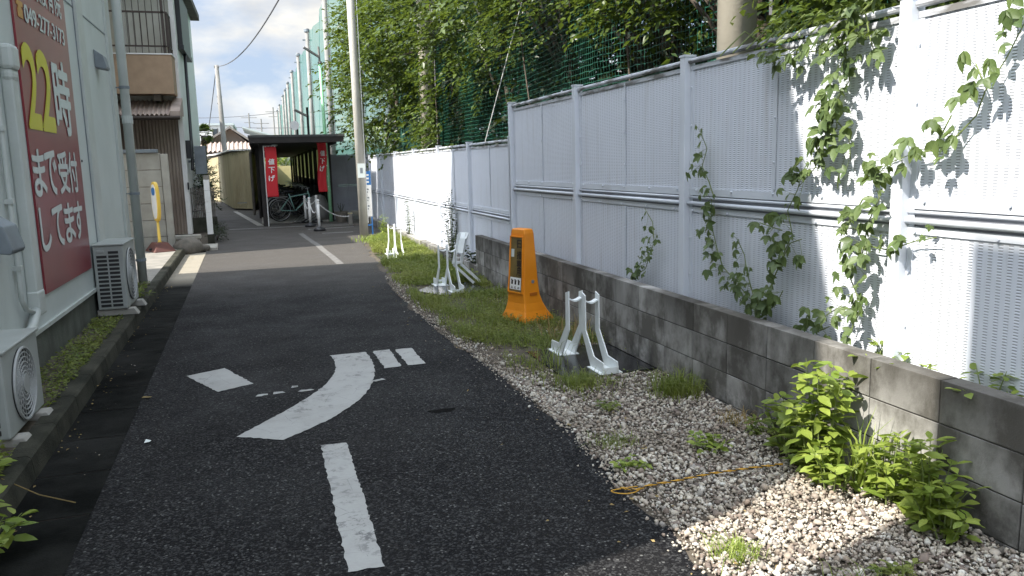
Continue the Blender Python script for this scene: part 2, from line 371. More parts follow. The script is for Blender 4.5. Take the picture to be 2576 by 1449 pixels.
def m_gutter():
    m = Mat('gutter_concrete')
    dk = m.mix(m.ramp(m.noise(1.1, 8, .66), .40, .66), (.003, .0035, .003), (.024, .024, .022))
    lt = m.mix(m.noise(5, 5), (.30, .27, .22), (.23, .21, .17))  # cleaner concrete, its pale tone also painting in the sunlit strip
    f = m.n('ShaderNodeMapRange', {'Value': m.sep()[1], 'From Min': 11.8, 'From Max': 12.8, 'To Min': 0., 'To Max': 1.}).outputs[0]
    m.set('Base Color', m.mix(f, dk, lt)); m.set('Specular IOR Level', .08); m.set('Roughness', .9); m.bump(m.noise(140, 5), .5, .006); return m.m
A = dict(
    asphalt=m_asphalt(), paint=m_paint(), block=m_block(), panel=m_panel(),
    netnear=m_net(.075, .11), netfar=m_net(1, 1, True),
    soil=mat('soil', (.05, .04, .03), .95, (.11, .09, .065), 12, bump=(60, .8)),
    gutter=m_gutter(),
    kerb=mat('kerb_concrete', (.062, .060, .046), .9, (.022, .023, .017), 3.5, bump=(80, .6), spec=.15),
    slab=mat('slab_concrete', (.26, .24, .21), .9, (.18, .17, .15), 5, bump=(90, .4)),
    conc=mat('concrete', (.36, .345, .31), .85, (.26, .25, .22), 3, bump=(60, .3), dirt=(.10, .095, .085), dpos=(.55, .8)),
    pole=mat('pole_concrete', (.50, .46, .38), .8, (.42, .38, .31), 2.5, bump=(50, .25), dirt=(.25, .22, .18), dpos=(.6, .8)),
    greypole=mat('pole_grey', (.25, .24, .225), .8, (.18, .175, .165), 2, bump=(50, .25)),
    found=mat('foundation', (.12, .13, .11), .9, (.07, .075, .062), 4, bump=(60, .5), dirt=(.03, .035, .025), dscale=2),
    siding=mat('white_siding', (.585, .63, .61), .55, (.52, .565, .545), 1.2, dirt=(.36, .39, .36), dscale=1.1, dpos=(.55, .85), bump=(220, .12)),
    plast=mat('white_plastic', (.54, .57, .54), .45, (.47, .50, .47), 3, dirt=(.33, .34, .30), dscale=3, dpos=(.6, .85)),
    hood=mat('grey_metal', (.20, .23, .25), .5, (.16, .18, .2), 6),
    red=mat('sign_red', (.27, .030, .042), .3, (.20, .022, .032), .9, isl=0, spec=.6),
    yel=mat('letter_yellow', (.62, .56, .02), .4), wht=mat('letter_white', (.62, .67, .65), .4),
    ac=mat('ac_casing', (.36, .38, .36), .5, (.31, .33, .31), 4, dirt=(.30, .30, .27), dpos=(.55, .8)),
    acd=mat('ac_dark', (.02, .02, .02), .7), acg=mat('ac_grille', (.36, .37, .36), .5),
    rust=mat('dark_brown', (.05, .035, .028), .6), black=mat('black_metal', (.018, .018, .02), .45),
    beige=mat('beige_render', (.40, .28, .185), .85, (.34, .235, .155), 5, bump=(60, .3), dirt=(.22, .15, .1), dpos=(.62, .85)),
    cream=mat('cream_siding', (.50, .50, .44), .75, (.44, .44, .38), 3),
    corr=mat('corrugated_iron', (.30, .245, .20), .75, (.20, .155, .125), 2.2, stretch=(1, 1, .4), dirt=(.12, .085, .065), dpos=(.5, .8)),
    awn=mat('awning_slate', (.46, .37, .32), .8, (.33, .26, .22), 3),
    plank=mat('concrete_plank', (.42, .40, .35), .85, (.33, .31, .27), 3, bump=(70, .3), dirt=(.14, .12, .1), dscale=1.6, dpos=(.55, .8)),
    white=mat('white_paint', (.82, .81, .79), .5, (.76, .75, .73), 6),
    standw=mat('stand_white', (.80, .83, .82), .42, (.72, .75, .74), 9, dirt=(.45, .43, .38), dscale=9, dpos=(.6, .8)),
    plate=mat('black_plate', (.012, .012, .014), .18, (.03, .03, .03), 5, spec=.6),
    orange=mat('orange_plastic', (.80, .27, .012), .42, (.72, .23, .010), 4, bump=(40, .05), dirt=(.45, .14, .02), dpos=(.68, .85)),
    ochre=mat('poster_ochre', (.20, .135, .04), .35, (.14, .10, .035), 9), ink=mat('ink', (.03, .02, .015), .5),
    yellowp=mat('yellow_paint', (.75, .50, .08), .45, (.68, .45, .08), 5), terra=mat('brown_rubber', (.13, .05, .035), .8, (.09, .035, .03), 5),
    creamcor=mat('cream_corrugated', (.42, .36, .225), .75, (.34, .29, .18), 1.8, stretch=(1, 1, .3), dirt=(.22, .17, .08), dpos=(.55, .8)),
    paleyel=mat('pale_yellow_wall', (.66, .58, .30), .8, (.6, .52, .26), 3),
    dark=mat('dark_timber', (.030, .024, .022), .7, (.018, .015, .014), 5),
    roofd=mat('shed_roof', (.075, .075, .072), .7, (.05, .05, .05), 3),
    banner=mat('banner_red', (.62, .02, .03), .65), bannerw=mat('banner_white', (.85, .82, .80), .7),
    greenp=mat('green_pole', (.32, .66, .38), .5, (.28, .58, .33), 4),
    mint=mat('mint_frame', (.30, .52, .46), .35), tyre=mat('tyre', (.015, .015, .015), .8), chrome=mat('metal_rim', (.45, .45, .45), .3, metal=.8),
    bikeblk=mat('bike_black', (.015, .015, .018), .4), bikegry=mat('bike_silver', (.22, .22, .23), .35, metal=.6),
    blue=mat('sign_blue', (.03, .16, .42), .5), tile=mat('roof_tile', (.24, .22, .20), .6, (.14, .13, .12), 8), roofg=mat('roof_metal', (.45, .50, .50), .5),
    stone=mat('stone', (.17, .15, .125), .9, (.10, .09, .075), 6, bump=(25, .6)),
    bark=mat('bark', (.10, .08, .06), .9, (.05, .04, .03), 9, bump=(30, .8)),
    stem=mat('green_stem', (.14, .18, .05), .6), wood=mat('grey_wood', (.16, .14, .12), .9, (.09, .08, .07), 6),
    rope=mat('rope_yellow', (.50, .27, .03), .7), bluec=mat('blue_bucket', (.1, .2, .4), .6),
    fencew=mat('fence_paint', (.62, .65, .70), .42, (.56, .59, .64), 2, dirt=(.42, .41, .4), dpos=(.62, .85)),
    fencetop=mat('fence_mildew', (.50, .52, .56), .5, (.16, .155, .15), 3.2, .46, .60, stretch=(1, 1.2, 6)),
    fencedk=mat('fence_paint_dark', (.27, .28, .31), .5, (.22, .22, .25), 2),
    farw=mat('far_white', (.62, .62, .60), .8), glass=mat('window_dark', (.05, .06, .07), .2),
    wire=mat('cable', (.12, .12, .13), .6),
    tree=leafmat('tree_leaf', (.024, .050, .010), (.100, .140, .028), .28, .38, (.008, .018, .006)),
    treed=leafmat('dark_leaf', (.004, .009, .003), (.014, .025, .007), .10, .6),  # near-black leaf; behind the net its colour stands in for shade
    vine=leafmat('vine_leaf', (.065, .10, .035), (.12, .165, .055), .25, .5, (.05, .085, .03)),
    weed=leafmat('weed_leaf', (.15, .22, .035), (.30, .36, .07), .38, .5),
    grass=leafmat('grass_leaf', (.08, .12, .025), (.22, .25, .06), .38, .6, (.17, .17, .045)),
    trans=leafmat('translucent_sheet', (.80, .74, .50), (.84, .78, .54), .65, .6, None, (.85, .76, .48)),
    dry=leafmat('dry_leaf', (.20, .13, .05), (.32, .24, .10), .2, .8),
)

# ================================================================== GROUND
def sheet(name, pts, z, m):
    mb = MB(); mb.add([(x, y, z) for x, y in pts], [tuple(range(len(pts)))]); return struct(mb.build(name, m))
sheet('ground', [(-400, -400), (400, -400), (400, 400), (-400, 400)], -.02, A['soil'])
edge = [(1.50, -8), (1.53, 1.6), (1.552, 2.52), (1.60, 2.89), (1.605, 3.46), (1.66, 4.3), (1.665, 4.9), (1.58, 6.57), (1.53, 7.5),
        (1.52, 9.85), (1.66, 12.25), (1.86, 15.6), (2.02, 17.2), (2.5, 18.2), (2.9, 20)]
def edge_x(y):
    for (x0, y0), (x1, y1) in zip(edge, edge[1:]):
        if y0 <= y <= y1: return x0+(x1-x0)*(y-y0)/(y1-y0)
    return edge[-1][0]
e2 = []
yy = 0.
while yy < 18:
    e2.append((edge_x(yy)+.022*math.sin(yy*9.1)+.03*math.sin(yy*3.3+1)+rnd.uniform(-.012, .012), yy)); yy += .07
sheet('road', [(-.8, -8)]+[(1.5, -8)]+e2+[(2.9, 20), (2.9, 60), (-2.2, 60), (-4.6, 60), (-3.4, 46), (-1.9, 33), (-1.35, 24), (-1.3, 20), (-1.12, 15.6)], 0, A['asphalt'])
ko = lambda y: -(1.155+.0217*y)
go = lambda y: -(.80+.021*y)
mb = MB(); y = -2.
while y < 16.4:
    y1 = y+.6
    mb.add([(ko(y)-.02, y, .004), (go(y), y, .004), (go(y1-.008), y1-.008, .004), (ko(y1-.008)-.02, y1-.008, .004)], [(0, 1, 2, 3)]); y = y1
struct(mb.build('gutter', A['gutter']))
sheet('gutter_bed', [(ko(-2)-.02, -2), (go(-2)-.01, -2), (go(16.4)-.01, 16.4), (ko(16.4)-.02, 16.4)], .0015, A['rust'])
mb = MB(); y = -2.
while y < 16.3:
    y1 = y+.594
    a, b = ko(y), ko(y1)
    mb.add([(a, y, -.01), (b, y1, -.01), (b-.015, y1, .115), (a-.015, y, .115), (b-.03, y1, .13), (a-.03, y, .13), (b-.13, y1, .13), (a-.13, y, .13), (b-.13, y1, -.01), (a-.13, y, -.01)],
           [(0, 1, 2, 3), (3, 2, 4, 5), (5, 4, 6, 7), (7, 6, 8, 9), (0, 3, 5, 7, 9), (1, 8, 6, 4, 2)]); y += .6
struct(mb.build('kerb', A['kerb']))
mb = MB(); mb.add([(ko(-2)-.125, -2, .10), (-1.73, -2, .12), (-1.73, 11.7, .12), (ko(11.7)-.125, 11.7, .10)], [(0, 3, 2, 1)]); struct(mb.build('planting_bed', A['soil']))
mb = MB(); mb.prism([(ko(11.7)-.128, 11.7), (ko(16.9)-.128, 16.9), (-6, 16.9), (-6, 11.7)], -.01, .108); struct(mb.build('pavement', A['slab']))
sheet('gravel_bed', [(1.4, -8), (2.8, -8), (2.8, 20), (1.4, 20)], -.008, A['soil'])

# painted markings
def ragged(pts, amp=.006, step=.03):
    out = []
    for i, p in enumerate(pts):
        q = pts[(i+1) % len(pts)]; n = max(1, int(math.dist(p, q)/step))
        for k in range(n):
            t = k/n; out.append((p[0]+(q[0]-p[0])*t+rnd.uniform(-amp, amp), p[1]+(q[1]-p[1])*t+rnd.uniform(-amp, amp)))
    return out
from mathutils.geometry import tessellate_polygon
def marking(pts, z=.004, amp=.006):
    p = ragged(pts, amp) if amp else pts
    mb = MB(); tri = tessellate_polygon([[V((a, b, 0)) for a, b in p]])
    mb.add([(a, b, z) for a, b in p], [tuple(t) for t in tri])
    o = mb.build('road_marking', A['paint'])
    o.data.update()
    import bmesh
    bm = bmesh.new(); bm.from_mesh(o.data); bmesh.ops.recalc_face_normals(bm, faces=bm.faces)
    if sum(f.normal.z for f in bm.faces) < 0: bmesh.ops.reverse_faces(bm, faces=bm.faces)
    bm.to_mesh(o.data); bm.free()
    return struct(o)
marking([(-.675, 6.567), (-.401, 6.716), (-.17, 6.128), (-.417, 5.992)])
def bez(pts, n=10):
    out = []
    for i in range(n+1):
        t = i/n; q = [V(p) for p in pts]
        while len(q) > 1: q = [q[k].lerp(q[k+1], t) for k in range(len(q)-1)]
        out.append((q[0].x, q[0].y))
    return out
marking(bez([(.448, 6.822), (.54, 6.2), (.36, 5.72), (-.03, 5.25), (-.258, 4.905)], 14)+bez([(.005, 4.744), (.33, 5.0), (.70, 5.45), (.80, 6.1), (.754, 6.832)], 16))
marking([(.813, 6.838), (.962, 6.839), (.963, 6.214), (.828, 6.203)])
marking([(1.005, 6.82), (1.153, 6.822), (1.161, 6.228), (1.019, 6.218)])
marking([(.219, 4.568), (.366, 4.56), (.363, 3.027), (.216, 3.027)])
for cx, cy, w in ((-.108, 5.78, .05), (.0, 5.80, .045), (.19, 5.79, .06), (.72, 5.87, .06), (.12, 5.92, .02)):
    marking([(cx-w, cy-.02), (cx-w*.3, cy-.035), (cx+w, cy-.01), (cx+w*.8, cy+.03), (cx-w*.4, cy+.02)], amp=.012)
marking([(-.95, 22.56), (1.1, 22.66), (2.2, 22.75), (2.2, 22.84), (1.1, 22.76), (-.95, 22.66)], amp=0)
marking([(1.28, 22.2), (2.35, 22.4), (2.35, 22.48), (1.28, 22.28)], amp=0)
marking([(1.05, 21.35), (2.25, 21.55), (2.25, 21.64), (1.05, 21.45)], amp=0)
marking([(1.3, 19.88), (2.05, 19.86), (2.05, 19.94), (1.3, 19.96)], amp=0)
mb = MB(); q = [(.80, 20.2), (.86, 19), (.93, 17.8), (1.0, 16.9), (1.03, 15.8), (1.09, 14.6), (1.13, 13.4)]
for (a, b), (c, d) in zip(q, q[1:]): mb.add([(a-.05, b, .002), (a+.07, b, .002), (c+.07, d, .002), (c-.05, d, .002)], [(0, 3, 2, 1)])
struct(mb.build('road_repair', mat('repair', (.16, .155, .145), .85, (.10, .095, .09), 9)))
mb = MB(); mb.add([(-.22, 23.6, .006), (-.04, 23.6, .006), (-1.0, 32.3, .006), (-1.15, 32.3, .006)], [(0, 1, 2, 3)]); struct(mb.build('path_edging', A['conc']))
# wet patch
mb = MB(); mb.add([(1.02+.085*math.cos(t)*(1+.25*math.sin(3*t)), 4.95+.05*math.sin(t)*(1+.3*math.cos(2*t)), .002) for t in [k*math.pi/9 for k in range(18)]], [tuple(range(18))])
mw = Mat('wet'); mw.set('Specular IOR Level', .08); mw.set('Base Color', (.002, .002, .002, 1)); mw.set('Roughness', .8); mw.bump(mw.noise(70, 4), .5, .01)
struct(mb.build('puddle', mw.m))

# gravel : thousands of little stones, one object
def stones(P, s, name, m, lab, z0=0.):
    ph = (1+5**.5)/2
    iv = norm(np.array([(-1,ph,0),(1,ph,0),(-1,-ph,0),(1,-ph,0),(0,-1,ph),(0,1,ph),(0,-1,-ph),(0,1,-ph),(ph,0,-1),(ph,0,1),(-ph,0,-1),(-ph,0,1)], float))
    jf = np.array([(0,11,5),(0,5,1),(0,1,7),(0,7,10),(0,10,11),(1,5,9),(5,11,4),(11,10,2),(10,7,6),(7,1,8),(3,9,4),(3,4,2),(3,2,6),(3,6,8),(3,8,9),(4,9,5),(2,4,11),(6,2,10),(8,6,7),(9,8,1)])
    n = len(P); v = iv[None]*rng.uniform(.55, 1.3, (n, 12, 1))
    v = v*rng.uniform(.6, 1.25, (n, 1, 3))*np.array((1, 1, .75))
    an = rng.uniform(0, 6.28, n); c, s_ = np.cos(an)[:, None], np.sin(an)[:, None]
    x = v[..., 0]*c-v[..., 1]*s_; y_ = v[..., 0]*s_+v[..., 1]*c
    tl = rng.normal(0, .5, n)[:, None]; ct, st = np.cos(tl), np.sin(tl)
    z = v[..., 2]*ct+x*st; x = x*ct-v[..., 2]*st
    v = np.stack([x, y_, z], -1)*np.asarray(s).reshape(-1, 1, 1)+P[:, None]
    f = jf[None]+(np.arange(n)*12)[:, None, None]
    o = npmesh(name, v.reshape(-1, 3), f.reshape(-1, 3), m); tag(o, lab, 'gravel', kind='stuff'); return o
mg = Mat('gravel_stone'); r_ = mg.rand()
rr = mg.n('ShaderNodeValToRGB', {'Fac': r_}); cr_ = rr.color_ramp
cols = [(0, (.10, .075, .065)), (.18, (.22, .17, .14)), (.36, (.45, .40, .32)), (.6, (.62, .57, .47)), (.74, (.24, .22, .20)), (.84, (.76, .74, .66)), (1, (.36, .28, .21))]
while len(cr_.elements) < len(cols): cr_.elements.new(.5)
for e_, (p_, c_) in zip(cr_.elements, cols): e_.position = p_; e_.color = c_+(1,)
gsoil = mg.math('MULTIPLY', mg.ramp(mg.noise(3.2, 6, .65), .46, .6), .55)
mg.set('Base Color', mg.mix(gsoil, mg.mix(mg.noise(60, 4), rr.outputs[0], mg.mix(.35, rr.outputs[0], (.22, .19, .16))), (.15, .115, .085))); mg.set('Roughness', .85); mg.bump(mg.noise(300, 4), .3, .002)
N = 46000
gy = rng.uniform(0, 1, N)**1.35*4.6+1.2; gx = rng.uniform(1.42, 2.79, N)
ex = np.array([edge_x(v) for v in gy])
keep = gx > ex+rng.normal(.0, .035, N)
dens = np.clip((5.9-gy)/1.6, 0, 1)+np.where((gx-ex < .22), .5, 0)
keep &= rng.uniform(0, 1, N) < np.clip(dens, 0, 1)
gx, gy = gx[keep], gy[keep]
n2 = 2600; y2 = 4.5+7*rng.random(n2)**1.6; x2 = np.array([edge_x(v) for v in y2])+np.abs(rng.normal(0, .16, n2))-.02
n3 = 1500; x3 = rng.uniform(2.4, 2.79, n3); y3 = rng.uniform(4.5, 9, n3)
gx = np.concatenate([gx, x2, x3]); gy = np.concatenate([gy, y2, y3]); n = len(gx)
pk = ~((gx > 2.02) & (gy > 5.34) & (gy < 6.28)); gx, gy = gx[pk], gy[pk]; n = len(gx)
gs = rng.lognormal(math.log(.0066), .46, n); gs = np.clip(gs, .003, .022)
stones(np.stack([gx, gy, gs*.35-.004+rng.uniform(0, .012, n)], 1), gs, 'gravel', mg.m, 'pale grey and brown crushed stone gravel along the block wall')
# few stray chips on the asphalt
n = 90; sy = rng.uniform(1.5, 9, n); P = np.stack([rng.uniform(-.9, 1.6, n)+np.where(rng.random(n) < .6, .0, 0), sy, np.full(n, .003)], 1)
P[:, 0] = np.where(rng.random(n) < .7, np.array([edge_x(v) for v in sy])-np.abs(rng.normal(0, .12, n)), np.array([go(v)-.05 for v in sy])-np.abs(rng.normal(0, .2, n)))
stones(P, rng.uniform(.003, .008, n), 'loose_gravel', mg.m, 'stray gravel chips scattered on the asphalt and gutter')
mb = MB(); mb.tube([(-1.32, 4.28, .135), (-1.15, 4.22, .05), (-.98, 4.15, .012)], .0028, 4); tag(mb.build('straw', A['dry']), 'thin pale straw lying across the kerb and gutter', 'straw')
mb = MB(); mb.add([(-.78, 4.98, .008), (-.75, 4.975, .012), (-.745, 5.02, .006), (-.775, 5.03, .014)], [(0, 1, 2, 3)]); tag(mb.build('paper_scrap', A['wht']), 'tiny white paper scrap on the dark asphalt near the gutter', 'scrap')
mb = MB(); mb.add([(-.93, 6.02, .009), (-.87, 6.0, .012), (-.86, 6.03, .008), (-.92, 6.05, .012)], [(0, 1, 2, 3)]); tag(mb.build('leaf', A['dry']), 'single dry leaf lying in the gutter beside the white dash', 'leaf')
# a few larger cobbles by the wall
for (x, y, s, lb) in ((2.68, 2.40, .035, 'brown fist sized stone below the leafy weeds'), (2.72, 2.28, .03, 'grey flat stone at the foot of the wall near the weeds'), (2.45, 2.9, .024, 'pale rounded stone in the sunlit gravel')):
    o = stones(np.array([(x, y, s*.3)]), [s], 'stone', A['stone'], lb); tag(o, lb, 'stone'); del o['kind']

# ================================================================== LEFT WHITE BUILDING
WX = -1.72
b = thing('white_building', 'tall white sided building carrying the red sign along the left of the lane', 'building', (WX, 6.8, 0))
def bp(name, mb, m, par=b, bevel=0, off=(WX, 6.8, 0), smooth=False, label=None):
    mb.v = [(x-off[0], y-off[1], z-off[2]) for x, y, z in mb.v]
    o = mb.build(name, m, par, smooth, bevel)
    if label: o['label'] = label
    return o
mb = MB(); mb.prismx([(2.05, .42), (2.05, 4.0), (2.38, 5.6), (3.0, 7.5), (11.6, 7.5), (11.6, .42)], -9, WX)
bp('wall', mb, A['siding'])
mb = MB(); mb.box(-9, WX-.012, 2.07, 11.58, -.02, .42); bp('foundation', mb, A['found'])
mb = MB(); mb.box(WX-.01, WX+.022, 2.05, 11.6, .40, .432); bp('flashing', mb, A['plast'])
mb = MB()   # vertical joint covers and the horizontal joint line
mb.box(WX, WX+.030, 9.36, 9.68, .435, 7.4)
bp('pilaster', mb, A['plast'])
mb = MB(); mb.box(WX, WX+.028, 11.12, 11.30, .435, 7.4); bp('pilaster', mb, A['plast'])
mb = MB(); mb.box(WX, WX+.006, 2.1, 9.358, 3.262, 3.275); mb.box(WX, WX+.006, 9.682, 11.118, 3.262, 3.275); mb.box(WX, WX+.006, 9.335, 9.358, .435, 7.4); bp('joint_and_shade', mb, A['hood'])  # horizontal joint; the upright strip paints shade along the pilaster's left edge
mb = MB(); mb.box(WX, WX+.05, 2.9, 11.6, 7.5, 7.6); mb.box(-9, WX+.05, 2.9, 11.62, 7.6, 7.66); bp('roof', mb, A['hood'])
# far downpipe on the corner
mb = MB(); mb.tube([(WX+.10, 11.55, 7.4), (WX+.10, 11.55, .13)], .058, 14)
dp = bp('downpipe', mb, A['plast'], smooth=True)
for z in (4.0, 2.66, 1.30, .42):
    mb = MB(); mb.tube([(WX+.10, 11.55, z), (WX+.10, 11.55, z+.035)], .066, 14); mb.box(WX, WX+.1, 11.54, 11.56, z+.01, z+.025); bp('bracket', mb, A['hood'], dp)
mb = MB(); mb.tube([(WX+.10, 11.55, 2.22), (WX+.10, 11.55, 2.32)], .068, 14); bp('socket', mb, A['plast'], dp)
# air-conditioner line cover and thin pipe
mb = MB(); mb.box(WX, WX+.075, 6.60, 6.74, .60, 2.35); mb.box(WX, WX+.085, 6.585, 6.755, .56, .74)
bp('line_cover', mb, A['plast'], bevel=.012)
mb = MB(); mb.box(WX, WX+.10, 6.58, 6.76, 2.34, 2.52); mb.box(WX, WX+.085, 6.59, 6.75, 2.26, 2.345); bp('line_cover', mb, A['plast'], bevel=.03)
mb = MB(); mb.tube([(WX+.05, 6.60, .60), (WX+.06, 6.40, .50), (WX+.07, 6.0, .47), (WX+.08, 5.6, .46)], .035, 10); bp('line_cover', mb, A['plast'], smooth=True)
mb = MB(); mb.tube([(WX+.03, 6.37, 7.3), (WX+.03, 6.36, 2.), (WX+.03, 6.35, .85), (WX+.035, 6.33, .72), (WX+.04, 6.40, .64), (WX+.05, 6.52, .60)], .018, 8)
cp = bp('conduit', mb, A['plast'], smooth=True)
for z in (2.4, 1.9, 1.4, .93):
    mb = MB(); mb.box(WX, WX+.055, 6.33, 6.39, z, z+.035); bp('bracket', mb, A['plast'], cp)
def hood(y0, y1, z0, z1, d):
    mb = MB(); mb.prismy([(0, z0+.02), (d*.9, z0), (d, z0+.03), (d*.75, z1-(z1-z0)*.3), (0, z1)], y0, y1)
    mb.v = [(x+WX+.001, y, z) for x, y, z in mb.v]; bp('vent_hood', mb, A['hood'], bevel=.008)
hood(5.80, 6.10, 1.09, 1.35, .16); hood(10.25, 10.48, 2.76, 2.98, .12)
mb = MB(); mb.tube([(WX, 9.0, 1.72), (WX+.01, 9.0, 1.72)], .012, 8); bp('screw_cap', mb, A['black'])

# red sign
sg = thing('signboard', 'tall dark red clinic signboard with yellow 22 and white lettering on the white wall', 'sign', (WX+.002, 7.9, .68))
SX = WX+.022
def sgb(name, mb, m):
    mb.v = [(x-WX-.002, y-7.9, z-.68) for x, y, z in mb.v]; return mb.build(name, m, sg)
mb = MB(); mb.box(WX+.002, WX+.018, 7.07, 8.86, .655, 3.62); sgb('panel', mb, A['red'])
def st(t, y0, y1, z0, z1, m, off=.03):
    text(t, sg, m, (SX-WX-.002, y0-7.9, z0-.68), (0, 1, 0), (0, 0, 1), y1-y0, z1-z0, off)
k = 1.022
st('駅', 7.76, 7.93, 3.03, 3.30, A['wht'], .02); st('接', 7.95, 8.15, 3.03, 3.30, A['wht'], .02); st('骨', 8.20, 8.40, 3.03, 3.30, A['wht'], .02); st('院', 8.45, 8.68, 3.03, 3.30, A['wht'], .02)
st('049-277-3173', 7.36, 8.70, 2.79, 2.93, A['wht'], .008)
mb = MB(); mb.box(SX-.003, SX+.001, 7.18, 7.31, 2.80, 2.87); mb.box(SX-.003, SX+.001, 7.16, 7.33, 2.89, 2.93); mb.box(SX-.003, SX+.001, 7.20, 7.29, 2.87, 2.89); sgb('phone_symbol', mb, mat('letter_orange', (.55, .30, .08), .5))
st('2', 7.13, 7.52, 1.975, 2.60, A['yel'], .045); st('2', 7.55, 7.98, 1.975, 2.60, A['yel'], .045)
st('時', 8.06, 8.66, 1.96, 2.60, A['wht'], .03)
for c, a, z in zip('まで受付', (7.08, 7.46, 7.90, 8.28), (0, 0, 0, 0)): st(c, a, a+.36, 1.43, 1.79, A['wht'])
for c, a in zip('してます', (7.10, 7.50, 7.92, 8.30)): st(c, a, a+(.30 if c == 'し' else .36), .99, 1.33, A['wht'])

# air conditioners
def aircon(loc, w, h, d, label, lip=.07):
    t = thing('air_conditioner', label, 'air conditioner', loc, 'outdoor air conditioner units on the planting bed')
    mb = MB(); mb.box(0, d, 0, w, .07, .07+h); mb.build('casing', A['ac'], t, bevel=.012)
    mb = MB(); mb.box(-.01, d+.012, -.012, w+.012, .07+h, .07+h+.018); mb.build('top_panel', A['ac'], t, bevel=.006)
    # recessed looking side grille: dark slots in two columns
    mb = MB(); n = int(h/.044); sw = (d-.09)/2
    for i in range(n-1):
        for k in range(2):
            if i == n-2 and k == 0: continue
            x = .03+k*(sw+.016); z = .07+.03+i*(h-.07)/(n-1)
            mb.box(x, x+sw, -.004, .002, z, z+(h-.07)/(n-1)*.62)
    mb.build('side_grille', A['acd'], t)
    mb = MB(); mb.box(.035, .03+sw*.8, -.008, 0, h+.0, h+.03); mb.build('handle', A['ac'], t, bevel=.004)
    # fan opening on the front, ringed guard
    cy, cz, r = w*.46, .07+h*.5, min(h*.44, w*.36)
    mb = MB(); mb.tube([(d-.001, cy, cz), (d+.004, cy, cz)], r, 40); fan = mb.build('fan_opening', A['acd'], t)
    mb = MB()
    for q in (.99, .86, .73, .60, .47, .34):
        mb.tube([(d+.013, cy+r*q*math.cos(a), cz+r*q*math.sin(a)) for a in [i*math.pi/20 for i in range(40)]], .0045 if q < .95 else .009, 5, closed=True)
    for i in range(22):
        a = i*2*math.pi/22; b_ = a+.5
        mb.tube([(d+.012, cy+r*.22*math.cos(a), cz+r*.22*math.sin(a)), (d+.012, cy+r*.6*math.cos(a+.25), cz+r*.6*math.sin(a+.25)), (d+.012, cy+r*math.cos(b_), cz+r*math.sin(b_))], .0032, 4)
    mb.tube([(d+.006, cy, cz), (d+.02, cy, cz)], r*.26, 24); mb.build('guard', A['acg'], fan)
    mb = MB()
    mb.prismy([(-.02, 0), (d+.09, 0), (d+.05, .065), (-.02, .065)], .03, .15); mb.build('foot', A['conc'], t, bevel=.006)
    mb = MB(); mb.prismy([(-.02, 0), (d+.09, 0), (d+.05, .065), (-.02, .065)], w-.18, w-.06); mb.build('foot', A['conc'], t, bevel=.006)
    return t
aircon((-1.70, 8.95, .13), .76, .66, .28, 'taller air conditioner unit beside the lower end of the red sign')
aircon((-1.70, 4.84, .085), .71, .48, .28, 'smaller near air conditioner unit at the left edge of the photo')

# ================================================================== unseen block behind the camera, added and shaped to cast the near shadow
nb = thing('house', 'unseen house block behind the viewpoint on the left, added to cast shadow', 'house', (-4.5, -3, 0))
mb = MB(); mb.prism([(-1.7, 1.42), (-8, -.55), (-8, -9), (-1.7, -9)], 0, 4.7); mb.prism([(-1.7, 1.58), (-8, -.40), (-8, -9), (-1.7, -9)], 4.7, 6.3)
mb.v = [(x+4.5, y+3, z) for x, y, z in mb.v]; mb.build('wall', A['siding'], nb)
mb = MB(); mb.prism([(-1.68, 1.6), (-8.2, -.44), (-8.2, -9.2), (-1.68, -9.2)], 6.3, 6.36); mb.v = [(x+4.5, y+3, z) for x, y, z in mb.v]; mb.build('roof', A['tile'], nb)

# ================================================================== BROWN HOUSE
HY = 21.8
h = thing('two_storey_house', 'old two storey house with beige balcony and corrugated iron lower front', 'house', (-3, HY, 0))
def hp(name, mb, m, par=h, bevel=0, smooth=False, label=None): return bp(name, mb, m, par, bevel, (-3, HY, 0), smooth, label)
mb = MB(); mb.box(-9, -1.815, HY+.03, 27.5, 3.3, 6.3); hp('upper_wall', mb, A['cream'])
mb = MB()
for i in range(22):
    x = -4.9+i*.145; mb.box(x, x+.012, HY+.018, HY+.03, 4.3, 6.2)
hp('siding_joint', mb, A['rust'])
# unseen blocks behind the white building, added and shaped to cast the lane's shadows
mb = MB(); mb.box(-9, -3.2, 15.7, 17.6, 0, 5.5); mb.box(-6, -3.2, 17.6, 20.3, 0, 8.9); mb.prismy([(-3.2, 0), (-3.2, 3.6), (-8, 8.7), (-9, 8.7), (-9, 0)], 20.31, HY-.7); mb.box(-9, -3.2, HY+.3, 31, 6.47, 8.9); mb.box(-9, -4.4, 27.6, 40.5, 0, 6.8); hp('shade_block', mb, A['cream'])
mb = MB(); mb.box(-9, -1.83, HY+.05, 27.5, 0, 3.3); hp('lower_wall', mb, A['white'])
# corrugated iron sheet (real corrugation)
def corrug(x0, x1, y, z0, z1, pitch, amp, axis='x'):
    mb = MB(); n = int((x1-x0)/pitch*8); vs = []
    for i in range(n+1):
        x = x0+(x1-x0)*i/n; d = amp*math.sin(2*math.pi*(x-x0)/pitch)
        p = (x, y+d) if axis == 'x' else (y+d, x)
        vs += [(p[0], p[1], z0), (p[0], p[1], z1)]
    mb.add(vs, [(2*i, 2*i+2, 2*i+3, 2*i+1) for i in range(n)]); return mb
hp('iron_sheet', corrug(-4.6, -1.90, HY-.03, 0, 3.02, .076, .012), A['corr'], smooth=True)
mb = MB(); mb.box(-1.90, -1.79, HY-.06, HY+.06, .0, 3.3); mb.box(-1.90, -1.79, HY-.03, HY+.06, 3.3, 6.2); hp('corner_trim', mb, A['white'])
mb = MB(); mb.box(-1.83, -1.80, HY+.06, 27.5, 0, 6.3); hp('side_wall', mb, A['white'])
